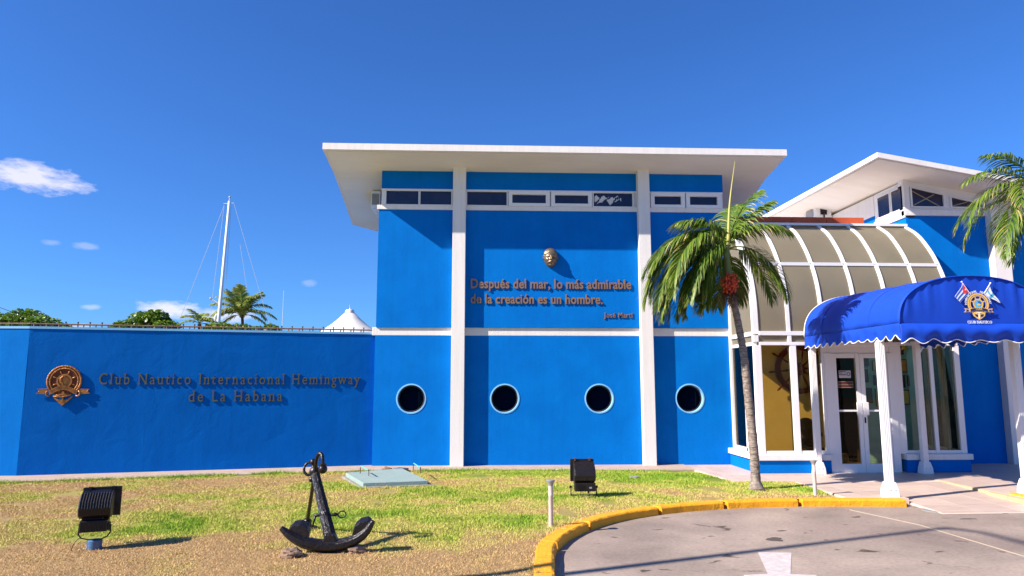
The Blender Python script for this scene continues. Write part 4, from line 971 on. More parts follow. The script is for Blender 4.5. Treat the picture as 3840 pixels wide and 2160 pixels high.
# ================================================================== LOBBY BLOCK ROOF between the buildings
lob = thing('lobby_block', 'low block behind the vestibule with a terracotta painted parapet', 'building', (6.8, 14.5, 0))
MB().box(4.95, 8.73, 16.5, 21, 0, 4.80).build('wall', BLUE, lob)
MB().box(4.95, 8.73, 13.92, 21, 4.80, 4.86).build('roof', SOFFIT, lob)
for xa, xb in ((5.0, 6.40), (6.405, 7.13), (7.135, 7.93)): MB().box(xa, xb, 13.91, 14.1, 4.865, 5.01).build('parapet_block', TERRA, lob, bevel=.01)
# ================================================================== RIGHT BUILDING
rb = thing('right_building', 'right hand blue building with a sloping white roof and trapezoid windows', 'building', (9.5, 13.8, 0))
MB().box(8.76, 10.45, YW, 14.0, -.05, 5.03).build('wall', BLUE, rb); MB().box(10.80, 15, YW, 14.0, -.05, 5.03).build('wall', BLUE, rb)
def sof2(x): return 5.985-.173*(x-7.73)
def sbox(b, x0, x1, y0, y1, zb, f0, f1): b.add([(x0,y0,zb),(x1,y0,zb),(x1,y1,zb),(x0,y1,zb),(x0,y0,f0),(x1,y0,f1),(x1,y1,f1),(x0,y1,f0)], [(0,3,2,1),(4,5,6,7),(0,1,5,4),(1,2,6,5),(2,3,7,6),(3,0,4,7)]); return b
MB().box(8.73, 10.46, YW-.035, YW+.1, 5.035, 5.15).build('sill', WHITE, rb, bevel=.004); MB().box(10.80, 15, YW-.035, YW+.1, 5.035, 5.12).build('sill', WHITE, rb)
sbox(MB(), 8.735, 10.46, YW+.012, 13.95, 5.15, sof2(8.735), sof2(10.46)).build('window_backing', ALU, rb)
sbox(MB(), 10.80, 15, YW+.012, 13.95, 5.12, sof2(10.8), sof2(15)).build('wall', WHITE, rb)
sbox(MB(), 10.455, 10.795, 13.63, 14.0, -.03, sof2(10.455), sof2(10.795)).build('pillar', WHITE, rb)
sbox(MB(), 8.742, 8.86, YW-.02, YW+.1, 5.15, sof2(8.742), sof2(8.86)).build('corner_post', WHITE, rb)
win(8.905, 9.575, 5.225, 5.625, 0, rb, zr1=5.475); win(9.745, 10.40, 5.225, 5.43, 0, rb, zr1=5.285)
for (xa, za, xb, zb_) in ((8.93, 5.25, 9.4, 5.49), (8.93, 5.56, 9.5, 5.24), (9.78, 5.25, 10.1, 5.34)):
    MB().tube([(xa, YW-.004, za), (xb, YW-.004, zb_)], .010, 4).build('yellow_tape', ALU_TAN, rb)
# side face going back
MB().box(8.76, 8.95, 14.0, 20.5, -.05, 4.99).build('side_wall', BLUE, rb); MB().box(8.755, 8.95, 14.92, 20.5, 4.99, 5.30).build('side_wall', BLUE, rb)
MB().box(8.752, 8.95, 14.92, 20.5, 5.30, 5.76).build('side_band', WHITE, rb); MB().box(8.73, 8.95, YW, 14.92, 5.0, 5.15).build('side_sill', WHITE, rb); MB().box(8.765, 8.95, YW+.02, 14.92, 5.15, 5.77).build('window_backing', ALU, rb)
for ya, yb in ((13.87, 14.20), (14.31, 14.72)):
    b = MB(); f = b.box(8.735, 8.755, ya-.04, yb+.04, 5.17, 5.68).build('window_frame', ALU, rb); MB().box(8.728, 8.734, ya, yb, 5.21, 5.64).build('pane', DGLASS, f)
# roof
b = MB(); xa, xb = 7.73, 16.0
b.add([(xa, 12.92, sof2(xa)), (xb, 12.92, sof2(xb)), (xb, 20.5, sof2(xb)), (xa, 20.5, sof2(xa)+.12), (xa, 12.92, sof2(xa)+.10), (xb, 12.92, sof2(xb)+.10), (xb, 20.5, sof2(xb)+.10), (xa, 20.5, sof2(xa)+.22)], [(0,3,2,1),(4,5,6,7),(0,1,5,4),(1,2,6,5),(2,3,7,6),(3,0,4,7)])
b.build('roof', WHITE, rb)
b = MB(); i_ = .06
b.add([(xa+i_, 12.98, sof2(xa+i_)-.012), (xb, 12.98, sof2(xb)-.012), (xb, 20.4, sof2(xb)-.012), (xa+i_, 20.4, sof2(xa+i_)+.105), (xa+i_, 12.98, sof2(xa+i_)-.004), (xb, 12.98, sof2(xb)-.004), (xb, 20.4, sof2(xb)-.004), (xa+i_, 20.4, sof2(xa+i_)+.112)], [(0,3,2,1),(4,5,6,7),(0,1,5,4),(1,2,6,5),(2,3,7,6),(3,0,4,7)]); b.build('soffit', SOFFIT, rb)
aircon('air_conditioner', 8.30, 8.70, 16.7, 17.3, 5.68, 6.02-.06, 'white air conditioner unit on a bracket under the right hand roof', 'side')

# ================================================================== AWNING
aw = thing('entrance_awning', 'bright blue barrel awning with scalloped white edged valance and club badge', 'awning', (6.8, 10.8, 2.3))
YA, YB = 9.28, 12.42
def awx(t): return 5.69+.14*t, 7.80+.10*t      # left and right eaves, t from front (0) to back (1)
def awsec(t, a):
    """cross-section point; a from 0 (left eave) to 1 (right eave)"""
    l_, r_ = awx(t); c_ = (l_+r_)/2; hw = (r_-l_)/2; top = 3.06+.11*t; z0 = 2.395+.02*t
    th = math.pi*(1-a); ce, se = math.cos(th), math.sin(th)
    return c_+hw*math.copysign(abs(ce)**.92, ce), z0+(top-z0)*abs(se)**.80
na_, nl_ = 44, 40; vs = []
for i in range(nl_+1):
    t = i/nl_
    for j in range(na_+1):
        a = j/na_; x, z = awsec(t, a)
        sag = .013*math.cos(t*math.pi*2*4)*math.sin(math.pi*a)+.016*(float(vnoise(np.array(t*9+1.), np.array(a*7+1.), 1, 21))-.5)
        if a < .3: sag += .008*math.sin(t*38+a*6)*(.3-a)/.3
        vs.append((x, YA+(YB-YA)*t, z+sag*(0 if i in (0,) else 1)))
fs = [(i*(na_+1)+j, (i+1)*(na_+1)+j, (i+1)*(na_+1)+j+1, i*(na_+1)+j+1) for i in range(nl_) for j in range(na_)]
o = MB().add(vs, fs).build('canopy', CANVAS, aw, smooth=True); sm = o.modifiers.new('solid', 'SOLIDIFY'); sm.thickness = .006
# gable with gathered folds
vs = []; nr_ = 60; nh = 14
l0, r0 = awx(0); c0 = (l0+r0)/2
for i in range(nr_+1):
    a = i/nr_; x, zt = awsec(0, a)
    for j in range(nh+1):
        h = j/nh; z = 2.395+(zt-2.395)*h
        fold = .012*math.sin(x*46+1.2*math.sin(x*9))*(h**1.6)+.006*math.sin(x*21+2)*h
        vs.append((x, YA+.015-.012*math.sin(math.pi*h)+fold*min(1, (zt-2.39)*4), z))
fs = [(i*(nh+1)+j, (i+1)*(nh+1)+j, (i+1)*(nh+1)+j+1, i*(nh+1)+j+1) for i in range(nr_) for j in range(nh)]
MB().add(vs, fs).build('gable', CANVAS, aw, smooth=True)
for t_ in (.27, .52, .77): MB().tube([(awsec(t_, j/40)[0], YA+(YB-YA)*t_, awsec(t_, j/40)[1]+.010) for j in range(41)], .0045, 5).build('cloth_seam', CANVAS, aw, smooth=True)
# piping on the arches
MB().tube([(awsec(0, j/40)[0], YA-.004, awsec(0, j/40)[1]+.004) for j in range(41)], .008, 6).build('arch_seam', CANVAS, aw, smooth=True)
MB().tube([(awsec(1, j/40)[0], YB+.004, awsec(1, j/40)[1]+.006) for j in range(41)], .010, 6).build('arch_piping', PIPING, aw, smooth=True)
def valance(pfun, length, wave, name, amp=.032, bag=.03, drop=.20, z0=2.405, out=None):
    n = int(length/.02); vs = []; edge = []; m_ = 8
    for i in range(n+1):
        s_ = i/n; p, nrm, zz = pfun(s_)
        d = drop+amp*(.82+.3*math.sin(s_*length*3.1+1))*math.cos(s_*length/wave*2*math.pi+.5*math.sin(s_*length*2.3)); endk = min(1, math.sin(math.pi*s_)*3)
        for j in range(m_+1):
            h = j/m_; o_ = endk*bag*math.sin(math.pi*min(1, h*1.1))*(1-.3*h)+endk*.012*h*math.sin(s_*length/wave*2*math.pi+1)+.004*math.sin(s_*length*9+h*5)
            vs.append((p[0]+nrm[0]*o_, p[1]+nrm[1]*o_, zz-d*h))
        edge.append((p[0]+nrm[0]*(endk*.012*math.sin(s_*length/wave*2*math.pi+1)+.004), p[1]+nrm[1]*(endk*.012*math.sin(s_*length/wave*2*math.pi+1)+.004), zz-d-.002))
    fs = [(i*(m_+1)+j, (i+1)*(m_+1)+j, (i+1)*(m_+1)+j+1, i*(m_+1)+j+1) for i in range(n) for j in range(m_)]
    v = MB().add(vs, fs).build(name, CANVAS, aw, smooth=True); v.modifiers.new('solid', 'SOLIDIFY').thickness = .004
    MB().tube(edge, .0075, 5).build('valance_piping', PIPING, v, smooth=True)
Lf = awx(0); Lb = awx(1)
valance(lambda s_: ((Lf[0]+(Lb[0]-Lf[0])*s_, YA+(YB-YA)*s_), (-1, 0), 2.405+.015*s_), YB-YA, .262, 'side_valance', bag=.012, drop=.19)
valance(lambda s_: ((Lf[1]+(Lb[1]-Lf[1])*s_, YA+(YB-YA)*s_), (1, 0), 2.405+.015*s_), YB-YA, .262, 'side_valance', bag=.012, drop=.19)
valance(lambda s_: ((Lf[0]+(Lf[1]-Lf[0])*s_, YA), (0, -1), 2.40), Lf[1]-Lf[0], .325, 'front_valance', bag=.075, drop=.235)
# frame under the canvas
b = MB()
for t_ in (.22, .985): b.tube([((awx(t_)[0]+awx(t_)[1])/2+(awsec(t_, j/20)[0]-(awx(t_)[0]+awx(t_)[1])/2)*.955, YA+(YB-YA)*t_, awsec(t_, j/20)[1]-.03) for j in range(21)], .014, 6)
for a_ in (0.01, .5, .99): sh_ = .035*(1 if a_ < .2 else -1 if a_ > .8 else 0); b.tube([(awsec(0.02, a_)[0]+sh_, YA+.03, awsec(0.02, a_)[1]-.04), (awsec(.98, a_)[0]+sh_, YB-.02, awsec(.98, a_)[1]-.04)], .014, 6)
b.build('hoop_frame', ALU, aw)
# badge on the gable (flat print, 4 mm proud of the cloth)
def bd(zoff=0): b = MB(); b.T = frame((6.795, YA-.030-zoff, 2.655), (1, 0, 0), (0, 0, 1)); return b
def flat(poly, mm, z, name='badge_print', par=None): return bd(z).prism(poly, 0, .002).build(name, mm, par or aw)
def ringp(r0_, r1_, a0=0, a1=360, n=40, cy=.0): return arc(0, cy, r1_, a0, a1, n)+arc(0, cy, r0_, a1, a0, n)
def ring_mesh(r0_, r1_, mm, z, a0, a1, cy=.015, n=40):
    b = bd(z); A = arc(0, cy, r1_, a0, a1, n); B = arc(0, cy, r0_, a0, a1, n); vs = [(x, y, 0) for x, y in A]+[(x, y, 0) for x, y in B]+[(x, y, .002) for x, y in A]+[(x, y, .002) for x, y in B]; k = n+1
    fs = [(i, i+1, k+i+1, k+i) for i in range(n)]+[(2*k+i, 3*k+i, 3*k+i+1, 2*k+i+1) for i in range(n)]+[(i, 2*k+i, 2*k+i+1, i+1) for i in range(n)]+[(k+i, k+i+1, 3*k+i+1, 3*k+i) for i in range(n)]
    b.add(vs, fs); return b.build('badge_ring', mm, aw)
ring_mesh(.128, .150, GOLD, 0, -55, 235); ring_mesh(.108, .120, GOLD, 0, -50, 230); ring_mesh(.055, .072, GOLD, .001, 0, 360)
for k in range(8):
    a = R(22.5+45*k)
    if 200 < (22.5+45*k) < 340: continue
    c_, s_ = math.cos(a), math.sin(a); w_ = .008
    flat([(c_*.070-s_*w_, s_*.070+c_*w_+.015), (c_*.070+s_*w_, s_*.070-c_*w_+.015), (c_*.1+s_*w_*.8, s_*.1-c_*w_*.8+.015), (c_*.1-s_*w_*.8, s_*.1+c_*w_*.8+.015)], GOLD, .001)
flat([(x, y+.015) for x, y in arc(0, 0, .052, 0, 330, 22)], PRC, .0)
flat([(x*1.0+.01, y*.7+.005) for x, y in arc(0, 0, .022, 0, 340, 16)], GOLD, .003)
flat([(-.01, .05), (.02, .055), (.045, .04), (.03, .02), (.005, .02)], PRB, .003)
# badge ribbon and anchor
for sg in (-1, 1): flat([(sg*.135, -.055), (sg*.20, -.045), (sg*.185, -.075), (sg*.21, -.10), (sg*.13, -.095), (sg*.115, -.075)], GOLD, 0); flat([(sg*.145, -.065), (sg*.18, -.06), (sg*.172, -.075), (sg*.185, -.09), (sg*.145, -.087)], PRDK, .003)
rb_ = [(x, -.055-.9*x*x*1.6) for x in np.linspace(-.12, .12, 13)]
flat([(x, y+.024) for x, y in rb_]+[(x, y-.024) for x, y in rb_[::-1]], GOLD, .003); flat([(x, y+.018) for x, y in rb_]+[(x, y-.018) for x, y in rb_[::-1]], PRDK, .006)
flat([(-.09, -.11), (-.05, -.09), (.05, -.09), (.09, -.11), (.08, -.15), (.04, -.18), (0, -.205), (-.04, -.18), (-.08, -.15)], GOLD, 0)
flat([(-.065, -.125), (-.02, -.13), (-.02, -.165), (-.05, -.155)], PRDK, .003); flat([(.065, -.125), (.02, -.13), (.02, -.165), (.05, -.155)], PRDK, .003); flat([(-.008, -.10), (.008, -.10), (.008, -.185), (-.008, -.185)], PRW, .003); flat([(-.035, -.112), (.035, -.112), (.035, -.104), (-.035, -.104)], PRW, .0045)
b = bd(.009); xm = .045
b.T = frame((6.795-xm, YA-.040, 2.655-.066), (1, 0, 0), (0, 0, 1)); 
for vs, fs in TX['cuba']: b.add([(v[0], v[1], v[2]) for v in vs], fs)
b.build('badge_lettering', GOLD, aw)
b = MB(); b.T = frame((6.795-.172, YA-.032, 2.655-.252), (1, 0, 0), (0, 0, 1))
for vs, fs in TX['cn']: b.add(vs, fs)
b.build('badge_lettering', PRW, aw)
def arctext(key, a_mid, rad, span, name):
    T = TX[key]; x1 = max(v[0] for vs, fs in T for v in vs); b = bd(.004)
    for vs, fs in T:
        cx = sum(v[0] for v in vs)/len(vs); a = R(a_mid+span/2-span*cx/x1); out = []
        for v in vs:
            dx = (v[0]-cx)*.95; rr_ = rad+v[1]; out.append((rr_*math.cos(a)+dx*math.sin(a), .015+rr_*math.sin(a)-dx*math.cos(a), v[2]))
        b.add(out, fs)
    b.build(name, PRW, aw)
arctext('inter', 138, .158, 92, 'badge_lettering'); arctext('hem', 38, .158, 76, 'badge_lettering')
# crossed flags
b = bd(.004); b.tube([(-.205, .315, 0), (-.112, .165, 0)], .006, 5); b.tube([(.195, .300, 0), (.100, .165, 0)], .006, 5); b.sphere((-.208, .320, 0), .011, 8, 6); b.sphere((.198, .306, 0), .011, 8, 6); b.build('badge_flagpoles', PRW, aw)
def flagstrip(p0, p1, q0, q1, mm, z):   # quad bent along a wave
    flat([p0, p1, q1, q0], mm, z)
F0, F1 = (-.195, .290), (-.118, .175); G0, G1 = (-.305, .120), (-.235, .045)
def fl(u_, v_, F0=F0, F1=F1, G0=G0, G1=G1, w=.014):
    ax = F0[0]+(F1[0]-F0[0])*u_; ay = F0[1]+(F1[1]-F0[1])*u_; bx = G0[0]+(G1[0]-G0[0])*u_; by = G0[1]+(G1[1]-G0[1])*u_
    return (ax+(bx-ax)*v_+w*math.sin(v_*5), ay+(by-ay)*v_+w*.6*math.sin(v_*5))
def band(u0, u1, mm, z, v0=0, v1=1, **k): flat([fl(u0, v0+(v1-v0)*i/8, **k) for i in range(9)]+[fl(u1, v1-(v1-v0)*i/8, **k) for i in range(9)], mm, z)
band(-.03, 1.03, PRW, .000); 
for i in (0, 2, 4): band(i*.2+.01, i*.2+.19, PRB, .003)
flat([fl(0, 0), fl(.5, .50), fl(1, 0)], PRR, .006)
cx_, cy_ = fl(.5, .17); flat([(cx_+(.016 if i % 2 == 0 else .007)*math.sin(i*math.pi/5), cy_+(.016 if i % 2 == 0 else .007)*math.cos(i*math.pi/5)) for i in range(10)], PRW, .009)
K2 = dict(F0=(.100, .175), F1=(.185, .285), G0=(.275, .030), G1=(.300, .020), w=-.016)
band(-.02, 1.02, PRW, .000, **K2); band(.40, .58, PRC, .003, **K2); band(0, 1, PRC, .003, v0=.40, v1=.52, **K2)
# posts -------------------------------------------------------------
def awpost(x, y, z0, label, top=2.36, bracket=False):
    t = thing('awning_post', label, 'post', (x, y, z0), 'fluted white awning posts')
    w_ = .048; b = MB(); poly = []
    for side in range(4):
        for k in range(4):
            f0 = -w_+k*(2*w_/4)
            for (dx, dep) in ((.003, 0), (.016, 0), (.018, .007), (.022, .007)):
                px, py = f0+dx, -w_+dep
                a = side*math.pi/2; poly.append((x+px*math.cos(a)-py*math.sin(a), y+px*math.sin(a)+py*math.cos(a)))
    b.prism(poly, z0+.2, top); b.build('shaft', ALU, t)
    b = MB(); p = [(.092, 0), (.085, .10), (.062, .20), (.058, .205)]
    vs = []
    for r_, h in p: vs += [(x-r_, y-r_, z0+h), (x+r_, y-r_, z0+h), (x+r_, y+r_, z0+h), (x-r_, y+r_, z0+h)]
    b.add(vs, [(i*4+j, i*4+(j+1) % 4, (i+1)*4+(j+1) % 4, (i+1)*4+j) for i in range(3) for j in range(4)]+[(0, 3, 2, 1), (12, 13, 14, 15)]); b.build('foot', ALU, t, bevel=.004)
    b = MB()
    for dx in (-.035, .035): b.sphere((x+dx, y-.086, z0+.10), .008, 6, 4)
    b.build('bolt', GREYCAP, t)
    b = MB(); b.box(x-.06, x+.06, y-.06, y+.06, top-.03, top+.0); b.build('cap', ALU, t)
    if bracket:
        b = MB(); b.tube([(x+.05, y, top-.25), (x+.07, y, top-.18), (x+.12, y, top-.12), (x+.18, y, top-.10), (x+.22, y, top-.05)], .012, 6); b.tube([(x+.07+.03*math.cos(a), y, top-.16+.03*math.sin(a)) for a in np.linspace(0, 5.5, 12)], .008, 5); b.build('scroll_bracket', ALU, t, smooth=True)
    return t
awpost(5.79, 9.97, .0, 'front left fluted post standing at the yellow kerb end', top=2.33)
awpost(7.79, 9.95, .03, 'front right fluted post on the yellow block at the picture edge', top=2.33)
awpost(5.925, 12.36, .012, 'back left fluted post against the vestibule left of the doors', top=2.34)
awpost(7.83, 12.33, .012, 'back right fluted post with scroll bracket right of the doors', top=2.34, bracket=True)
b = MB(); b.prism([(7.56, 9.52), (8.1, 9.46), (8.1, 10.08), (7.58, 10.08)], -.09, .028); tag(b.build('kerb_block', KERB, bevel=.02), 'yellow painted block under the front right awning post', 'kerb')

# ================================================================== PALMS
def palm_frond(par, base, az_, e0, e1, length, nl=64, leaf=.46, wind=(-.35, 0, 0), wl=.021, rachis_w=.012, tone=0., curl=0., tuft=1., mat_=None, rr_=random, droop=.85):
    pts = []; p = Vector(base); n = 26; tn = []
    for i in range(n+1):
        t = i/n; e = e0+(e1-e0)*t**droop; a = az_+curl*t
        d = Vector((math.cos(e)*math.cos(a), math.cos(e)*math.sin(a), math.sin(e))); pts.append(p.copy()); tn.append(d); p = p+d*(length/n)
    vs = []; fs = []; tv = []
    b = MB(); b.tube(pts, [rachis_w*(1-.85*i/n) for i in range(n+1)], 5, cap=False); vs = list(b.v); fs = list(b.f); tv = [.62+tone]*len(vs)
    W = Vector(wind)
    for i in range(nl):
        t = .16+.84*(i+.5)/nl; f = t*n; i0 = min(int(f), n-1); P = pts[i0].lerp(pts[min(i0+1, n)], f-i0); D = tn[i0]
        side0 = D.cross(Vector((0, 0, 1)));
        if side0.length < .05: side0 = Vector((1, 0, 0))
        side0.normalize(); upv = side0.cross(D).normalized()
        for sg in (-1, 1):
            if rr_.random() < .12: continue
            ln = leaf*(math.sin(math.pi*min(1, .10+.90*t))**.55*.9+.12)*rr_.uniform(.82, 1.12)
            fan = rr_.uniform(-.2, .2)
            d0 = (side0*sg*(1-.35*t)*.9+D*(.55+.5*t)+upv*(.25+fan)).normalized()
            wv = rr_.uniform(.5, 1.2)
            q = P.copy(); dd = d0; seg = 4; wid = wl*rr_.uniform(.75, 1.15); pn = None; k0 = len(vs)
            tnv = min(1, max(0, rr_.gauss(.42, .20)+tone+(.40 if rr_.random() < .09 else 0)))
            for s_ in range(seg+1):
                u_ = s_/seg; w_ = wid*(.45+1.3*u_ if u_ < .35 else 1.0*(1-(u_-.35)/.65)**.7+.02)
                wd_ = dd.cross(upv+side0*.3*sg); wd_ = wd_.normalized() if wd_.length > .01 else side0
                vs.append(tuple(q-wd_*w_*.5)); vs.append(tuple(q+wd_*w_*.5)); tt = tnv+(.5*(u_ > .7) if rr_.random() < .3 else 0); tv += [min(tt, 1)]*2
                q = q+dd*(ln/seg); dd = (dd+Vector((0, 0, -.34))*tuft+W*wv*.45*(u_+.3)).normalized()
            for s_ in range(seg): a_ = k0+s_*2; fs.append((a_, a_+1, a_+3, a_+2))
    me = bpy.data.meshes.new('frond'); me.from_pydata(vs, [], fs); at = me.attributes.new('tone', 'FLOAT', 'POINT'); at.data.foreach_set('value', np.array(tv, np.float32))
    return link(me, 'frond', mat_ or LEAF, par)
def palm1():
    rr_ = random.Random(3)
    t = thing('palm_tree', 'small fan of arching fronds on a slim leaning palm with a red fruit cluster', 'palm tree', (4.143, 10.68, 0))
    tp = smoothpath([(4.145, 10.68, -.02), (4.14, 10.68, .12), (4.125, 10.68, .7), (4.08, 10.68, 1.37), (4.044, 10.68, 1.98), (3.99, 10.68, 2.41), (3.93, 10.68, 2.78), (3.885, 10.68, 3.0)], 7)
    n = len(tp); rad = []
    for i, p in enumerate(tp):
        z = p.z; r_ = .118 if z < .03 else .098 if z < .1 else .074-.012*min(1, z/1.4)-.011*max(0, (z-1.4)/1.6)
        rad.append(r_*(1+.05*math.sin(i*2.6)))
    b = MB(); b.tube(tp, rad, 14); b.build('trunk', BARK, t, smooth=True)
    b = MB()
    for i in range(26): 
        z = .25+2.5*i/26; f = min(range(n), key=lambda k: abs(tp[k].z-z)); p = tp[f]; rr2 = rad[f]+.002
        b.tube([(p.x+rr2*math.cos(a), p.y+rr2*math.sin(a), z+.008*math.sin(a*2+i)) for a in np.linspace(0, 6.28, 13)], .0035, 4)
    stuff(b.build('trunk_rings', BARKDK, t))
    b = MB(); b.tube([(4.10, 10.65, -.01), (4.2, 10.62, .0), (4.26, 10.66, -.01)], [.03, .05, .02], 7); b.sphere((4.16, 10.67, 0), .14, 14, 8, (1, 1, .32)); b.build('root_flare', BARKDK, t, smooth=True)
    b = MB(); b.tube(smoothpath([(3.888, 10.68, 2.98), (3.862, 10.68, 3.15), (3.845, 10.68, 3.35), (3.84, 10.68, 3.58), (3.865, 10.68, 3.8)], 5), [.068, .072, .076, .078, .078, .076, .074, .072, .07, .068, .066, .062, .06, .056, .052, .048, .044, .04, .036, .034, .03][:21], 12); b.build('crownshaft', mat('green_crownshaft', (.14, .20, .03), .4, var=.7, vscale=6, col2=(.3, .26, .08), stretch=(1, 1, .3)), t, smooth=True)
    C0 = (3.865, 10.68, 3.68)
    pi = math.pi
    S = [ # azimuth (0 = right), start elev, end elev, length, curl, tone
        (pi*1.00, .95, -1.45, 1.80, .0, 0), (pi*.86, .9, -1.5, 1.8, .15, -.05), (pi*1.14, .80, -1.5, 1.75, .1, .03), (pi*.95, .55, -1.5, 1.75, 0, -.02), (pi*1.22, .5, -1.5, 1.6, -.1, .02),
        (pi*1.05, 1.10, -1.25, 1.75, .0, .05), (pi*.78, .6, -1.5, 1.5, .3, -.08), (pi*1.08, .15, -1.55, 1.65, 0, -.03), (pi*.92, .2, -1.55, 1.6, .1, -.06),
        (pi*1.02, .80, -1.50, 2.05, .0, .04), (pi*1.18, 1.0, -1.4, 1.75, .0, .04), (pi*.90, 1.15, -1.2, 1.7, .0, .0), (pi*1.10, .45, -1.55, 1.95, -.1, .02), (pi*.99, -.1, -1.57, 1.4, 0, -.05),
        (pi*.03, .55, -1.5, 1.42, 0, .0), (-pi*.06, .15, -1.3, 1.15, .1, .05), (pi*.10, .30, -1.5, 1.25, -.1, -.05),
        (pi*.06, 1.45, .75, 1.15, .0, .0), (-pi*.05, 1.30, .5, 1.05, .1, .02), (pi*.3, 1.4, .6, 1.1, 0, 0), (-pi*.2, 1.3, -.5, 1.05, .3, .02), (pi*.4, 1.25, -.3, 1.05, 0, -.03), (pi*1.1, 1.35, -.3, 1.1, 0, .03), (pi*1.08, .65, -1.5, 1.9, .05, .0), (pi*.96, .35, -1.55, 1.75, 0, .03), (pi*.70, -.2, -1.57, 1.15, .1, -.10), (pi*.55, -.5, -1.57, 1.0, 0, -.12), (pi*1.20, .25, -1.55, 1.25, 0, .0), (pi*1.13, -.35, -1.57, 1.1, 0, -.04), (pi*.84, .1, -1.57, 1.35, 0, -.06), (pi*.3, -.5, -1.57, .9, 0, -.1)]
    for a, e0, e1, l_, cu, to in S:
        left = math.cos(a) < -.3
        palm_frond(t, C0, a, e0, e1, l_*(.98 if left else 1), curl=cu, tone=to, rr_=rr_, wind=(-.5 if left else -.15, 0, -.25), leaf=.50 if left else .44, nl=84 if left else 66, wl=.027, tuft=1.35, droop=.62)
    b = MB(); b.tube(smoothpath([(3.87, 10.68, 3.75), (3.92, 10.68, 4.4), (4.035, 10.68, 5.12)], 5), [.03, .028, .024, .022, .019, .016, .014, .011, .008, .006, .003][:11], 6); b.build('spear_leaf', mat('yellow_spear', (.42, .38, .10), .5), t, smooth=True)
    # fruit bunch and bare stalks
    b = MB()
    for i in range(230):
        a = rr_.random()*2*pi; r_ = abs(rr_.gauss(0, .5)); q = Vector((rr_.gauss(0, .055), rr_.gauss(0, .055)-.02, rr_.gauss(0, .075)))
        if q.length > .15: continue
        b.sphere((3.80+q.x*1.1, 10.50+q.y, 3.12+q.z*1.15), rr_.uniform(.014, .021), 6, 4, (1, 1, 1.3))
    stuff(b.build('fruit_cluster', FRUIT, t, smooth=True))
    b = MB()
    for i in range(120):
        sx_ = 3.84+rr_.uniform(-.05, .05); p = Vector((sx_, 10.62, 3.02)); a = rr_.random()*2*pi
        d = Vector((math.cos(a)*rr_.uniform(.3, 1), math.sin(a)*.6-.2, rr_.uniform(-1.0, .3))).normalized(); pts = [p]
        for k in range(5): p = p+d*rr_.uniform(.04, .085); d = (d+Vector((rr_.uniform(-.5, .5), rr_.uniform(-.5, .5), -.28+rr_.uniform(-.4, .4)))).normalized(); pts.append(p)
        b.tube(pts, [.004, .0035, .003, .0025, .002, .0015], 3, cap=False)
    stuff(b.build('dry_stalks', TWIG, t))
palm1()
def palm2():
    rr_ = random.Random(11); pi = math.pi
    t = thing('palm_tree', 'palm whose drooping fronds reach in from the right edge of the picture', 'palm tree', (9.75, 10.8, 0))
    tp = smoothpath([(9.75, 10.8, -.02), (9.72, 10.8, .8), (9.6, 10.8, 2.0), (9.35, 10.8, 3.4), (9.2, 10.8, 4.0)], 6)
    b = MB(); b.tube(tp, [.11]+[.085-.001*i for i in range(len(tp)-1)], 12); b.build('trunk', BARK, t, smooth=True)
    b = MB(); b.tube([(9.2, 10.8, 3.95), (9.12, 10.8, 4.3), (9.08, 10.8, 4.7)], [.075, .07, .04], 12); b.build('crownshaft', bpy.data.materials['green_crownshaft'], t, smooth=True)
    C0 = (9.22, 10.8, 4.62)
    for a, e0, e1, l_, cu, to in [(pi*1.02, .75, -1.3, 1.75, 0, .02), (pi*.93, .35, -1.4, 1.7, 0, .0), (pi*1.12, .10, -1.5, 1.75, 0, -.03), (pi*1.0, 1.1, -.75, 1.6, 0, .05), (pi*1.2, .8, -1.2, 1.5, 0, .02), (pi*.8, .7, -1.3, 1.6, .2, -.05),
                                  (pi*1.05, 1.3, -.2, 1.4, 0, .0), (pi*1.35, .5, -1.4, 1.6, 0, 0), (pi*1.6, .6, -1.3, 1.5, 0, 0), (pi*.5, .6, -1.3, 1.5, 0, -.05), (0, .6, -1.3, 1.4, 0, 0), (pi*.25, .9, -1.2, 1.4, 0, 0), (-pi*.2, .9, -1.2, 1.4, 0, 0), (pi*1.1, -.2, -1.5, 1.6, 0, -.05)]:
        palm_frond(t, C0, a, e0, e1, l_, curl=cu, tone=to, rr_=rr_, wind=(-.35, 0, -.25), leaf=.46, nl=60, wl=.024, tuft=1.3)
palm2()

# ================================================================== ANCHOR
an = thing('anchor', 'black iron anchor with ball ended stock leaning on the lawn', 'anchor', (-1.47, 7.05, 0))
def A_(): return MB()
C = Vector((-1.465, 7.02, .085)); T_ = Vector((-1.700, 7.43, .665))
ax = (T_-C).normalized()
# arms: crescent with thick crown, tapering to the bills
armp = smoothpath([(-1.905, 6.98, .232), (-1.80, 6.99, .150), (-1.66, 7.0, .085), (-1.47, 7.02, .055), (-1.27, 7.02, .082), (-1.12, 7.01, .165), (-1.035, 7.0, .285)], 7)
na2 = len(armp); rad = [.023+.041*math.sin(math.pi*i/(na2-1))**.8 for i in range(na2)]
b = A_(); b.tube(armp, rad, 8, ell=(1.15, .95), rot=math.pi/8); b.build('arms', BLACK, an, bevel=.004)
# crown thickening joins shank to arms with fillets
b = A_(); b.prism([(-1.60, .075), (-1.51, .105), (-1.49, .17), (-1.40, .17), (-1.37, .105), (-1.33, .08), (-1.36, .03), (-1.57, .03)], 6.975, 7.065, 'y'); b.build('crown', BLACK, an, bevel=.012)
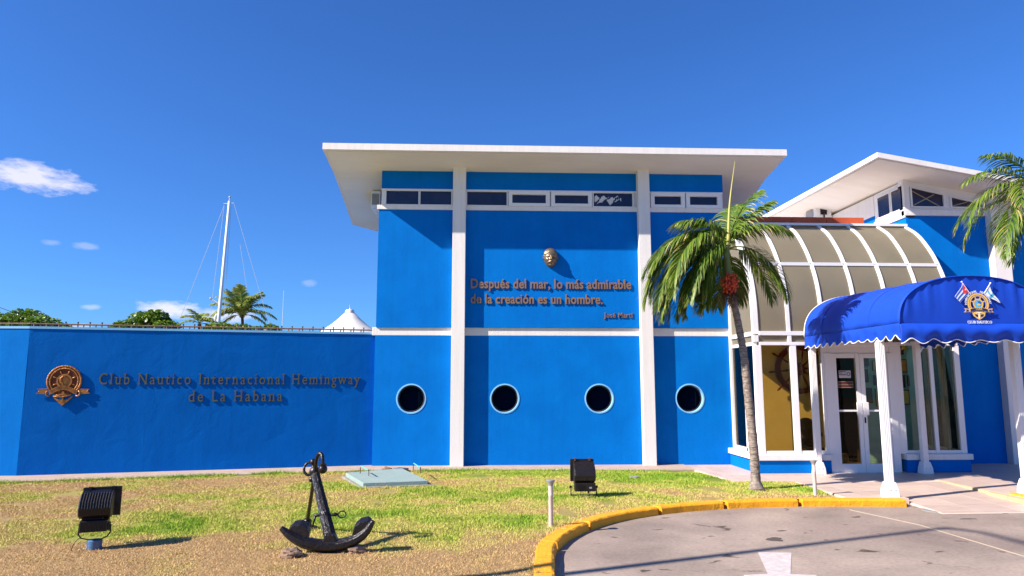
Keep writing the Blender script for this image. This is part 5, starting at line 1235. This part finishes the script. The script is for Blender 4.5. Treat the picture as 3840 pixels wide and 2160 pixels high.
# shank: tapered rectangular section
p0 = Vector((-1.435, 7.02, .10)); p1 = T_+ax*.02
b = A_(); n = 8; vs = []
for i in range(n+1):
    t = i/n; p = p0.lerp(p1, t); w_ = .060-.018*t; d_ = .046-.012*t; sx_ = Vector((1, 0, 0)); sx_ = (sx_-ax*sx_.dot(ax)).normalized(); sy_ = ax.cross(sx_); c_ = .35
    for u_, v_ in ((-1, -c_), (-c_, -1), (c_, -1), (1, -c_), (1, c_), (c_, 1), (-c_, 1), (-1, c_)): vs.append(p+sx_*w_*u_+sy_*d_*v_)
fs = [(i*8+j, i*8+(j+1) % 8, (i+1)*8+(j+1) % 8, (i+1)*8+j) for i in range(n) for j in range(8)]+[tuple(range(8)), tuple(n*8+j for j in range(8))]
b.add(vs, fs); b.build('shank', BLACK, an)
# head boss with eye
b = A_(); hp = T_+ax*.035; b.sphere(hp, .058, 14, 10, (1, .8, 1)); b.build('head_boss', BLACK, an, smooth=True)
# stock: straight bar down to the ground ball, bent end with ball at the top
lo = Vector((-1.905, 8.02, .085)); mid = T_+ax*.03; d = (mid-lo).normalized()
stp = [lo, lo.lerp(mid, .5), mid, mid+Vector((.02, -.055, .10)), mid+Vector((.038, -.09, .165)), mid+Vector((.062, -.11, .197)), mid+Vector((.090, -.13, .19)), mid+Vector((.105, -.15, .15)), mid+Vector((.112, -.16, .085))]
b = A_(); b.tube(smoothpath(stp, 5), .020, 10); b.build('stock', BLACK, an, smooth=True)
b = A_(); e = stp[-1]; b.sphere(e+Vector((.003, -.005, -.035)), .046, 14, 10); b.build('stock_ball', BLACK, an, smooth=True)
b = A_(); b.lathe([(.020, .010), (.038, .006), (.038, -.010), (.020, -.014)], tuple(e+Vector((0, 0, .012))), 14); b.build('stock_collar', BLACK, an, smooth='auto')
b = A_(); b.sphere(lo, .050, 14, 10); b.tube([lo, lo+Vector((.01, -.0, -.085))], [.04, .055], 8); b.build('stock_ball', BLACK, an, smooth=True)
q = lo.lerp(mid, .86); b = A_(); b.tube([q-d*.02, q, q+d*.02], [.024, .034, .024], 10); b.build('stock_collar', BLACK, an, smooth=True)
# shackle on the left of the head
b = A_(); c_ = T_+Vector((-.075, .05, .055)); b.tube([c_+Vector((.055*math.cos(a), .02*math.sin(a), .062*math.sin(a))) for a in np.linspace(.3, 5.2, 16)], .014, 8); b.build('shackle', BLACK, an, smooth=True)
b = A_(); b.sphere(T_+Vector((-.035, .03, .125)), .036, 12, 8); b.sphere(T_+Vector((-.045, .03, -.05)), .030, 10, 8); b.tube([T_+Vector((-.03, .03, .11)), T_+Vector((-.04, .03, -.04))], .016, 8); b.build('shackle_bolt', BLACK, an, smooth=True)
# band with key and ring part-way up the shank
m0 = p0.lerp(p1, .36); bnd = A_(); 
for s0 in (-.005, .012): bnd.tube([m0+ax*s0+Vector((.052*math.cos(a), 0, 0))+ax.cross(Vector((1, 0, 0))).normalized()*.043*math.sin(a) for a in np.linspace(0, 6.283, 13)], .008, 5)
bnd.build('band', BLACK, an)
b = A_(); b.tube([m0+Vector((-.10, -.005, -.004)), m0+Vector((-.07, -.005, 0)), m0+Vector((.07, -.005, .006)), m0+Vector((.10, -.005, .008)), m0+Vector((.125, -.005, .010))], [.020, .014, .012, .020, .010], 8); b.build('key_pin', BLACK, an, smooth=True)
b = A_(); b.tube([m0+Vector((-.095, -.01, .0)), m0+Vector((-.10, -.01, -.04)), m0+Vector((-.115, -.01, -.11))], [.016, .010, .008], 7); b.build('key', BLACK, an, smooth=True)
b = A_(); rc_ = m0+Vector((.165, -.005, .008)); b.tube([rc_+Vector((.038*math.cos(a), .01*math.sin(a), .030*math.sin(a))) for a in np.linspace(0, 6.283, 21)], .0065, 6, cap=False); b.build('key_ring', BLACK, an, smooth=True)
# flukes
for pts, y_ in (([(-1.845, .205), (-1.80, .252), (-1.73, .260), (-1.665, .235), (-1.640, .17), (-1.645, .115), (-1.75, .135)], 0), ([(-1.235, .16), (-1.215, .235), (-1.165, .275), (-1.09, .29), (-1.055, .265), (-1.10, .19), (-1.17, .12)], 1)):
    b = A_(); vs = []; k = len(pts); cy0 = 7.0
    for dy, sc_ in ((-.012, 1), (.085, .96), (.10, .9)):
        for x_, z_ in pts: cxm = sum(p[0] for p in pts)/k; czm = sum(p[1] for p in pts)/k; vs.append((cxm+(x_-cxm)*sc_, cy0+dy, czm+(z_-czm)*sc_+dy*.3))
    # a palm-shaped plate across the arm
    b.add(vs, [tuple(range(k))[::-1], tuple(range(2*k, 3*k))]+[(i*k+j, i*k+(j+1) % k, (i+1)*k+(j+1) % k, (i+1)*k+j) for i in range(2) for j in range(k)]); b.build('fluke', BLACK, an, bevel=.006)
b = A_(); b.T = frame((-1.50, 6.957, .085), (1, 0, 0), (0, .1, 1))
for i in range(7): b.box(.018*i-.02, .018*i-.006, -.006, .006+.003*(i % 2), 0, .004) if i != 3 else None
b.build('raised_marks', BLACK, an)
# rocks at its feet
def rock(name, c_, r_, seed, label):
    rr_ = random.Random(seed); bm = bmesh.new(); bmesh.ops.create_icosphere(bm, subdivisions=3, radius=1)
    ph = [rr_.random()*6 for _ in range(9)]
    for v in bm.verts:
        x, y, z = v.co; k = 1+.18*math.sin(3*x+ph[0])*math.cos(4*y+ph[1])+.12*math.sin(7*z+ph[2]+3*x)+.07*math.sin(13*x+ph[3])*math.sin(11*y+ph[4])+.05*rr_.uniform(-1, 1)
        v.co = Vector((x*r_[0]*k, y*r_[1]*k, z*r_[2]*k))+Vector(c_)
    me = bpy.data.meshes.new(name); bm.to_mesh(me); bm.free(); return tag(link(me, name, ROCK), label, 'rock')
rock('rock', (-1.76, 6.86, .02), (.095, .09, .06), 1, 'pale brown coral rock under the left arm of the anchor')
rock('rock', (-1.19, 7.02, .01), (.085, .08, .05), 2, 'dark rock in shade under the right arm of the anchor')
rock('rock', (-1.93, 8.06, .005), (.11, .09, .05), 3, 'reddish rock under the lower ball of the anchor stock')
rock('rock', (-1.72, 13.12, .03), (.10, .06, .05), 4, 'small brown stone on the border strip behind the concrete slab')
tag(MB().prism([(-1.62, 13.05), (-1.40, 13.0), (-1.32, 13.1), (-1.50, 13.2)], .02, .065).build('metal_plate', mat('dull_metal_plate', (.16, .15, .16), .35, metal=.5), None, bevel=.008), 'flat dark metal plate lying by the blue wall behind the slab', 'plate')

# ================================================================== FLOODLIGHTS
def floodlight1():
    t = thing('floodlight', 'black ribbed floodlight on a blue concrete stub near the left of the lawn', 'floodlight', (-3.75, 7.23, 0))
    cx, cy = -3.745, 7.2; hw = .155
    # profile in y,z: y grows towards the wall; the lens faces the wall
    prof = [(cy+.16, .545), (cy+.02, .530), (cy-.075, .455), (cy-.095, .40), (cy-.085, .335), (cy-.03, .300), (cy+.13, .300)]
    hs_ = MB().prism(prof, cx-hw+.0, cx+hw-.03, 'x').build('housing', BLACKM, t, bevel=.012)
    for k in range(12):
        x_ = cx-hw+.012+k*(2*hw-.05)/11; b = MB(); b.tube([(x_, y_-.003, z_+.003) for y_, z_ in prof[0:5]], .004, 4); b.build('rib', BLACKM, hs_)
    b = MB(); b.add([(cx-hw-.01, cy+.165, .285), (cx+hw+.02, cy+.165, .285), (cx+hw+.02, cy+.175, .565), (cx-hw-.01, cy+.175, .565), (cx-hw-.01, cy+.20, .285), (cx+hw+.02, cy+.20, .285), (cx+hw+.02, cy+.21, .565), (cx-hw-.01, cy+.21, .565)], [(0,3,2,1),(4,5,6,7),(0,1,5,4),(1,2,6,5),(2,3,7,6),(3,0,4,7)]); b.build('lens_frame', BLACKM, t, bevel=.004)
    b = MB(); b.add([(cx-hw, cy+.202, .30), (cx+hw+.01, cy+.202, .30), (cx+hw+.01, cy+.2125, .55), (cx-hw, cy+.2125, .55)], [(0, 1, 2, 3)]); b.build('lens', DGLASS, t)
    for dx in (-.095, .105):
        b = MB(); b.box(cx+dx-.012, cx+dx+.012, cy+.12, cy+.18, .548, .572); b.tube([(cx+dx-.016, cy+.14, .568), (cx+dx+.016, cy+.14, .568)], .009, 6); b.build('clip', BLACKM, t)
    g = MB().box(cx-hw+.02, cx+hw-.055, cy-.07, cy+.09, .175, .283).build('gear_box', BLACKM, t, bevel=.008)
    for k in range(12): MB().box(cx-hw+.03+k*.0215, cx-hw+.036+k*.0215, cy-.077, cy-.07, .18, .272).build('rib', BLACKM, g)
    b = MB(); b.tube([(cx-hw+.03, cy, .29), (cx+.05, cy, .29)], .03, 8); b.build('neck', BLACKM, t)
    b = MB(); b.lathe([(0, 0), (.040, 0), (.040, .02), (0, .02)], (cx+hw-.055, cy, .215), 14, 'x'); b.build('pivot', BLACKM, t)
    b = MB(); pth = [(cx-hw+.012, cy-.01, .25), (cx-hw+.010, cy-.01, .155), (cx-hw+.03, cy-.01, .118), (cx-.06, cy-.01, .098), (cx+.05, cy-.01, .098), (cx+hw-.055, cy-.01, .118), (cx+hw-.033, cy-.01, .155), (cx+hw-.032, cy-.01, .23)]
    b.tube(pth, .008, 4, ell=(1.0, 1.0)); b.build('bracket', BLACKM, t)
    b = MB(); b.lathe([(.066, -.02), (.066, .088), (.060, .094), (0, .094)], (cx-.005, cy, 0), 20); b.build('concrete_stub', BLUECAP, t, smooth='auto')
    b = MB(); b.tube(smoothpath([(cx-hw+.04, cy-.03, .135), (cx-hw+.0, cy-.04, .10), (cx-hw-.025, cy-.05, .05), (cx-hw-.03, cy-.05, .0)], 4), .004, 5); b.build('cable', BLACKM, t, smooth=True)
floodlight1()
bpy.data.objects['floodlight'].rotation_euler = (0, 0, R(19))
def floodlight2():
    t = thing('floodlight', 'black floodlight with smooth rounded back near the middle of the lawn', 'floodlight', (1.45, 10.13, 0))
    cx, cy = 1.455, 10.1; z0 = .015
    prof = [(cy+.12, z0+.475), (cy+.03, z0+.445), (cy-.055, z0+.38), (cy-.085, z0+.29), (cy-.075, z0+.215), (cy+.0, z0+.195), (cy+.12, z0+.19)]
    MB().prism(prof, cx-.150, cx+.150, 'x').build('housing', BLACKM, t, bevel=.01)
    MB().box(cx-.185, cx+.155, cy+.12, cy+.15, z0+.19, z0+.50).build('lens_frame', BLACKM, t, bevel=.004); MB().box(cx-.17, cx+.14, cy+.151, cy+.154, z0+.2, z0+.48).build('lens', DGLASS, t)
    for dx in (-.115, .095): MB().box(cx+dx-.014, cx+dx+.012, cy+.09, cy+.145, z0+.472, z0+.515).build('clip', RUSTDK, t, bevel=.004)
    g = MB().box(cx-.145, cx+.145, cy-.085, cy+.06, z0+.075, z0+.19).build('gear_box', BLACKM, t, bevel=.008)
    for k in range(9): MB().box(cx-.10+k*.011, cx-.095+k*.011, cy-.09, cy-.085, z0+.085, z0+.17).build('rib', BLACKM, g)
    MB().box(cx+.055, cx+.09, cy-.091, cy-.086, z0+.115, z0+.138).build('rating_plate', GREYCAP, g)
    for sg, x_ in ((-1, cx-.195), (1, cx+.165)):
        MB().box(x_-.006, x_+.006, cy-.02, cy+.01, z0-.02, z0+.135).build('bracket', RUSTDK if sg < 0 else BLACKM, t); b = MB(); b.tube([(x_-.012*sg, cy-.005, z0+.13), (x_+.02*sg, cy-.005, z0+.13)], .017, 8); b.build('pivot', BLACKM, t)
    MB().box(cx-.20, cx+.17, cy-.02, cy+.01, z0+.012, z0+.024).build('bracket', BLACKM, t)
    b = MB(); b.tube([(cx+.05, cy-.02, z0+.08), (cx+.05, cy-.02, z0+.04)], .012, 6); b.build('gland', BLACKM, t)
    rockm = rock('rock', (cx, cy-.08, .0), (.10, .05, .025), 8, 'flat grey stone half buried under the second floodlight')
floodlight2()
# bollard lights
def bollard(x, y, h, label, z0=0):
    t = thing('bollard_light', label, 'bollard', (x, y, z0), 'white bollard lights on the lawn edge')
    b = MB(); b.lathe([(.0265, -.02), (.0265, h*.66), (.0275, h*.665), (.0275, h*.675), (.0265, h*.68), (.0265, h-.06), (0, h-.06)], (x, y, z0), 18); b.build('tube', BOLL, t, smooth='auto')
    b = MB(); b.lathe([(.0275, h-.065), (.030, h-.045), (.047, h-.018), (.050, h-.012), (.050, h-.002), (.044, h), (0, h)], (x, y, z0), 20); b.build('head', GREYCAP, t, smooth='auto')
    return t
bollard(.78, 8.08, .515, 'pale bollard light with a flared grey cap beside the curved kerb')
bollard(4.76, 10.08, .50, 'pale bollard light with a flared cap right of the palm trunk')
# grey cap in the grass
b = MB(); b.lathe([(0, -.01), (.085, -.01), (.08, .022), (.05, .03), (0, .03)], (2.60, 12.1, 0), 18); tag(b.build('ground_cap', SLABRIM, None, smooth='auto'), 'round grey concrete cap set flush in the grass', 'cap')
# concrete slab with handles
sl = thing('inspection_slab', 'turquoise painted concrete inspection cover with two bent pipe handles', 'slab', (-1.6, 12, 0))
b = MB(); b.prism([(-1.80, 11.02), (-.83, 11.24), (-1.42, 12.86), (-2.30, 12.26)], -.02, .088); b.build('cover', SLAB, sl, bevel=.008)
b = MB(); b.prism([(-1.85, 10.97), (-.72, 11.16), (-1.36, 12.93), (-2.37, 12.30)], -.03, .030); b.build('rim', SLABRIM, sl, bevel=.006)
for p, q in (((-2.02, 12.05), (-1.83, 11.75)), ((-1.18, 12.45), (-1.02, 12.05))):
    b = MB(); b.tube([(p[0], p[1]+.1, .205), (q[0]-0, q[1]-.08, .20)], .010, 7); b.build('handle', TURQ, sl)
    b = MB(); b.tube([(p[0], p[1], .10), (p[0], p[1], .20)], .007, 6); b.tube([(q[0], q[1], .10), (q[0], q[1], .20)], .007, 6); b.build('handle_post', RUSTDK, sl)

# ================================================================== BACKGROUND BEHIND THE WALL
def leaf_clump(name, par, lobes, n, leaf, m_, seed, round_=True):
    r = np.random.default_rng(seed); vs = []; fs = []; tv = []
    for k in range(n):
        c, rad = lobes[int(r.integers(len(lobes)))]; d = r.normal(size=3); d /= np.linalg.norm(d); rr_ = (r.random()**.35)
        p = np.array(c)+d*np.array(rad)*rr_; a = r.normal(size=3); a[2] = abs(a[2])+.5; a /= np.linalg.norm(a); u_ = np.cross(a, r.normal(size=3)); u_ /= np.linalg.norm(u_); v_ = np.cross(a, u_); s_ = leaf*r.uniform(.6, 1.3)
        m0_ = 6 if round_ else 4; b0 = len(vs)
        for j in range(m0_):
            an_ = 2*np.pi*j/m0_; vs.append(tuple(p+(u_*np.cos(an_)*(1.0 if round_ else 1.4)+v_*np.sin(an_)*(.85 if round_ else .5))*s_))
        fs.append(tuple(range(b0, b0+m0_))); t_ = np.clip(r.normal(.35, .22)+.25*(d[2] > .2)*rr_, 0, 1); tv += [t_]*m0_
    me = bpy.data.meshes.new(name); me.from_pydata(vs, [], fs); at = me.attributes.new('tone', 'FLOAT', 'POINT'); at.data.foreach_set('value', np.array(tv, np.float32))
    return link(me, name, m_, par)
def bushtree(name, label, cx, y, zc, lobes, n, leaf, seed):
    t = thing(name, label, 'tree', (cx, y, 0))
    b = MB(); b.tube([(cx, y, -.3), (cx+.1, y, zc*.5), (cx, y, zc)], [.25, .18, .1], 8)
    for c, rad in lobes: b.tube([(cx, y, zc*.55), (c[0], c[1], c[2])], [.1, .04], 5)
    b.build('trunk', BARKDK, t); leaf_clump('crown', t, lobes, n, leaf, LEAFB, seed)
Y_ = 45
bushtree('sea_grape_tree', 'dense green tree rising behind the left end of the railing', -29.0, Y_, 4.6, [((-30.5, 45, 5.2), (1.6, 1.5, .85)), ((-28.6, 45, 5.4), (1.3, 1.5, .8)), ((-27.3, 44.5, 5.0), (1.2, 1.3, .75)), ((-26.3, 44.5, 4.7), (.9, 1, .6)), ((-32, 45, 5.0), (1.6, 1.5, .9)), ((-29, 45, 4.2), (4, 1.5, .8))], 7000, .10, 1)
bushtree('sea_grape_tree', 'round leaved tree left of the mast, with a palm behind it', -21.0, Y_, 4.8, [((-21.4, 45, 5.3), (1.0, 1.2, .75)), ((-20.6, 45, 5.5), (.8, 1.0, .70)), ((-22.4, 44.8, 4.9), (.8, 1.0, .6)), ((-19.8, 44.6, 4.9), (1.0, 1.0, .6)), ((-21, 45, 4.5), (2.0, 1.2, .6))], 5200, .10, 2)
bushtree('low_shrub_tree', 'low spreading shrub at the foot of the mast and coconut palm', -17.2, 50, 5.0, [((-18.5, 50, 5.3), (1.1, 1, .5)), ((-17, 50, 5.2), (1.2, 1, .5)), ((-15.8, 50, 5.1), (1.2, 1, .45)), ((-14.9, 50, 5.2), (.6, .8, .5)), ((-17, 50, 4.9), (2.6, 1, .5))], 3600, .11, 3)
def coco(label, x, y, zc, scale, seed, specs, h):
    rr_ = random.Random(seed); t = thing('coconut_palm', label, 'palm tree', (x, y, 0))
    b = MB(); b.tube(smoothpath([(x+.8, y, -.3), (x+.5, y, zc*.5), (x, y, zc)], 5), .16, 8); b.build('trunk', BARKDK, t, smooth=True)
    for a, e0, e1, l_ in specs: palm_frond(t, (x, y, zc), a, e0, e1, l_*scale, nl=60, leaf=1.05*scale, wl=.14*scale, rachis_w=.05*scale, wind=(-.2, 0, 0), tuft=1.0, mat_=LEAFCOCO, rr_=rr_)
pi = math.pi
coco('tall coconut palm with windblown fronds just right of the mast', -26.5, 78, 9.0, 1.05, 4, [(pi*.5, 1.35, .3, 3.3), (pi, 1.2, .1, 3.4), (pi*.9, .9, -.9, 3.6), (pi*1.1, .5, -1.2, 3.6), (0, 1.1, -.5, 3.4), (0, .55, -.7, 3.8), (.3, .15, -1.2, 3.5), (-.3, .8, -1.1, 3.4), (pi*1.3, 1.3, 0, 3.0), (pi*1.0, .1, -1.3, 3.2), (pi*.6, 1.0, -.8, 3), (-pi*.4, 1.2, -.6, 3.2), (.2, 1.4, .5, 3.2), (pi, 1.42, .6, 3.3), (pi*1.05, 1.0, -.3, 3.5), (pi*.95, 1.3, .5, 3.4), (pi*1.2, .8, -.9, 3.3), (-.2, 1.25, .3, 3.2), (pi*.8, 1.4, .9, 3.3), (pi, .7, -.7, 3.4), (pi*1.5, 1.5, .9, 3.3)], 3)
coco('small distant coconut palm half hidden by the round leaved tree', -23.9, 60, 6.5, .62, 5, [(pi, 1.2, -.4, 3), (0, .9, -1.0, 3), (.2, .3, -1.3, 3), (pi*.9, 1.4, .3, 3), (pi*.5, 1.3, 0, 3), (-.4, 1.1, -.8, 2.8), (pi*1.1, .8, -.8, 2.6)], 2)
# sailboat mast
ms = thing('sailboat_mast', 'tall pale sailboat mast with stays and a short spreader', 'mast', (-22.4, 60, 0))
b = MB(); b.tube([(-22.6, 60, -.3), (-22.33, 60, 6.2), (-21.98, 60, 17.2)], [.16, .15, .10], 12); b.build('mast', SAIL, ms, smooth=True)
b = MB(); b.sphere((-21.96, 60, 17.55), .10, 8, 6); b.tube([(-21.97, 60, 17.2), (-21.96, 60, 17.5)], .05, 6); b.tube([(-22.45, 60, 16.95), (-21.55, 60, 17.0)], .05, 5); b.build('masthead', WIRE, ms)
b = MB(); b.tube([(-22.28, 60, 8.2), (-23.05, 60, 8.65)], .06, 6); b.sphere((-23.08, 60, 8.7), .10, 8, 6); b.build('spreader', WIRE, ms)
for p, q in (((-21.55, 60, 16.9), (-17.3, 60, 4.2)), ((-22.4, 60, 16.8), (-26.4, 60, 4.2)), ((-22.4, 60, 16.8), (-22.95, 60, 8.7)), ((-22.95, 60, 8.7), (-23.1, 60, 4.2)), ((-21.8, 60, 16.8), (-21.9, 60, 7.0)), ((-20.9, 60.1, 13.4), (-20.1, 60, 9.6))):
    MB().tube([p, q], .018, 4).build('stay', WIRE, ms)
b = MB(); b.tube([(-22.65, 60, 3), (-22.62, 60, 7.1), (-22.5, 60, 7.4)], .09, 6); b.build('halyard_bundle', SAIL, ms)
b = MB(); b.tube([(-14.15, 50, -.3), (-14.15, 50, 5.6), (-14.15, 50, 8.1)], [.03, .02, .012], 5); tag(b.build('antenna', SAIL, None), 'thin whip antenna standing against the sky right of the coconut palm', 'antenna')
# tent pavilion
tn = thing('tent_pavilion', 'white conical tent roof with a rounded cap behind the railing', 'tent', (-7.5, 40, 0))
prof = [(.0, 5.90), (.04, 5.75), (.20, 5.72), (.26, 5.62), (.27, 5.52), (.34, 5.48), (.62, 5.20), (1.0, 4.87), (1.45, 4.55), (2.2, 4.10), (2.2, 4.05), (0, 4.05)]
b = MB(); b.lathe(prof, (-7.55, 40, 0), 28); b.build('roof', TENT, tn, smooth='auto')
b = MB(); b.tube([(-7.55, 40, 5.7), (-7.55, 40, 6.0)], .02, 5); b.build('finial', WIRE, tn)
b = MB(); 
for k in range(6): a = k*pi/3; b.tube([(-7.55+2.0*math.cos(a), 40+2*math.sin(a), -.3), (-7.55+2.0*math.cos(a), 40+2*math.sin(a), 4.1)], .06, 6)
b.build('tent_poles', ALU, tn)
for k, (p, q) in enumerate((((-60, 62, 16), (-27, 60, 4)), ((-60, 62, 15.0), (-29.5, 60, 4.2)), ((-60, 62, 13.2), (-32, 60, 4.2)))):
    tag(MB().tube([Vector(p).lerp(Vector(q), i/10)-Vector((0, 0, 1.2*math.sin(math.pi*i/10))) for i in range(11)], .022, 4).build('overhead_cable', DARKINT), ['uppermost thin cable slanting down into the left tree', 'middle thin cable slanting down into the left tree', 'lowest thin cable slanting down into the left tree'][k], 'cable', 'cables at the left edge')
# street lamp outside the frame, whose shadow crosses the road
sl_ = thing('street_lamp', 'tall street lamp left of the camera that throws its shadow over the road', 'street lamp', (-5.9, 3.91, 0))
b = MB(); b.tube([(-5.9, 3.91, -.1), (-5.9, 3.91, 8.75)], [.075, .045], 10); b.build('pole', GREYCAP, sl_)
b = MB(); b.tube([(-5.9, 3.91, 8.72), (-5.75, 3.6, 8.8), (-5.65, 2.9, 8.8)], .035, 8); b.build('arm', GREYCAP, sl_)
b = MB(); b.sphere((-5.62, 2.75, 8.78), .16, 10, 6, (.7, 1.6, .5)); b.build('lamp_head', GREYCAP, sl_)
print('tiles', tcount)
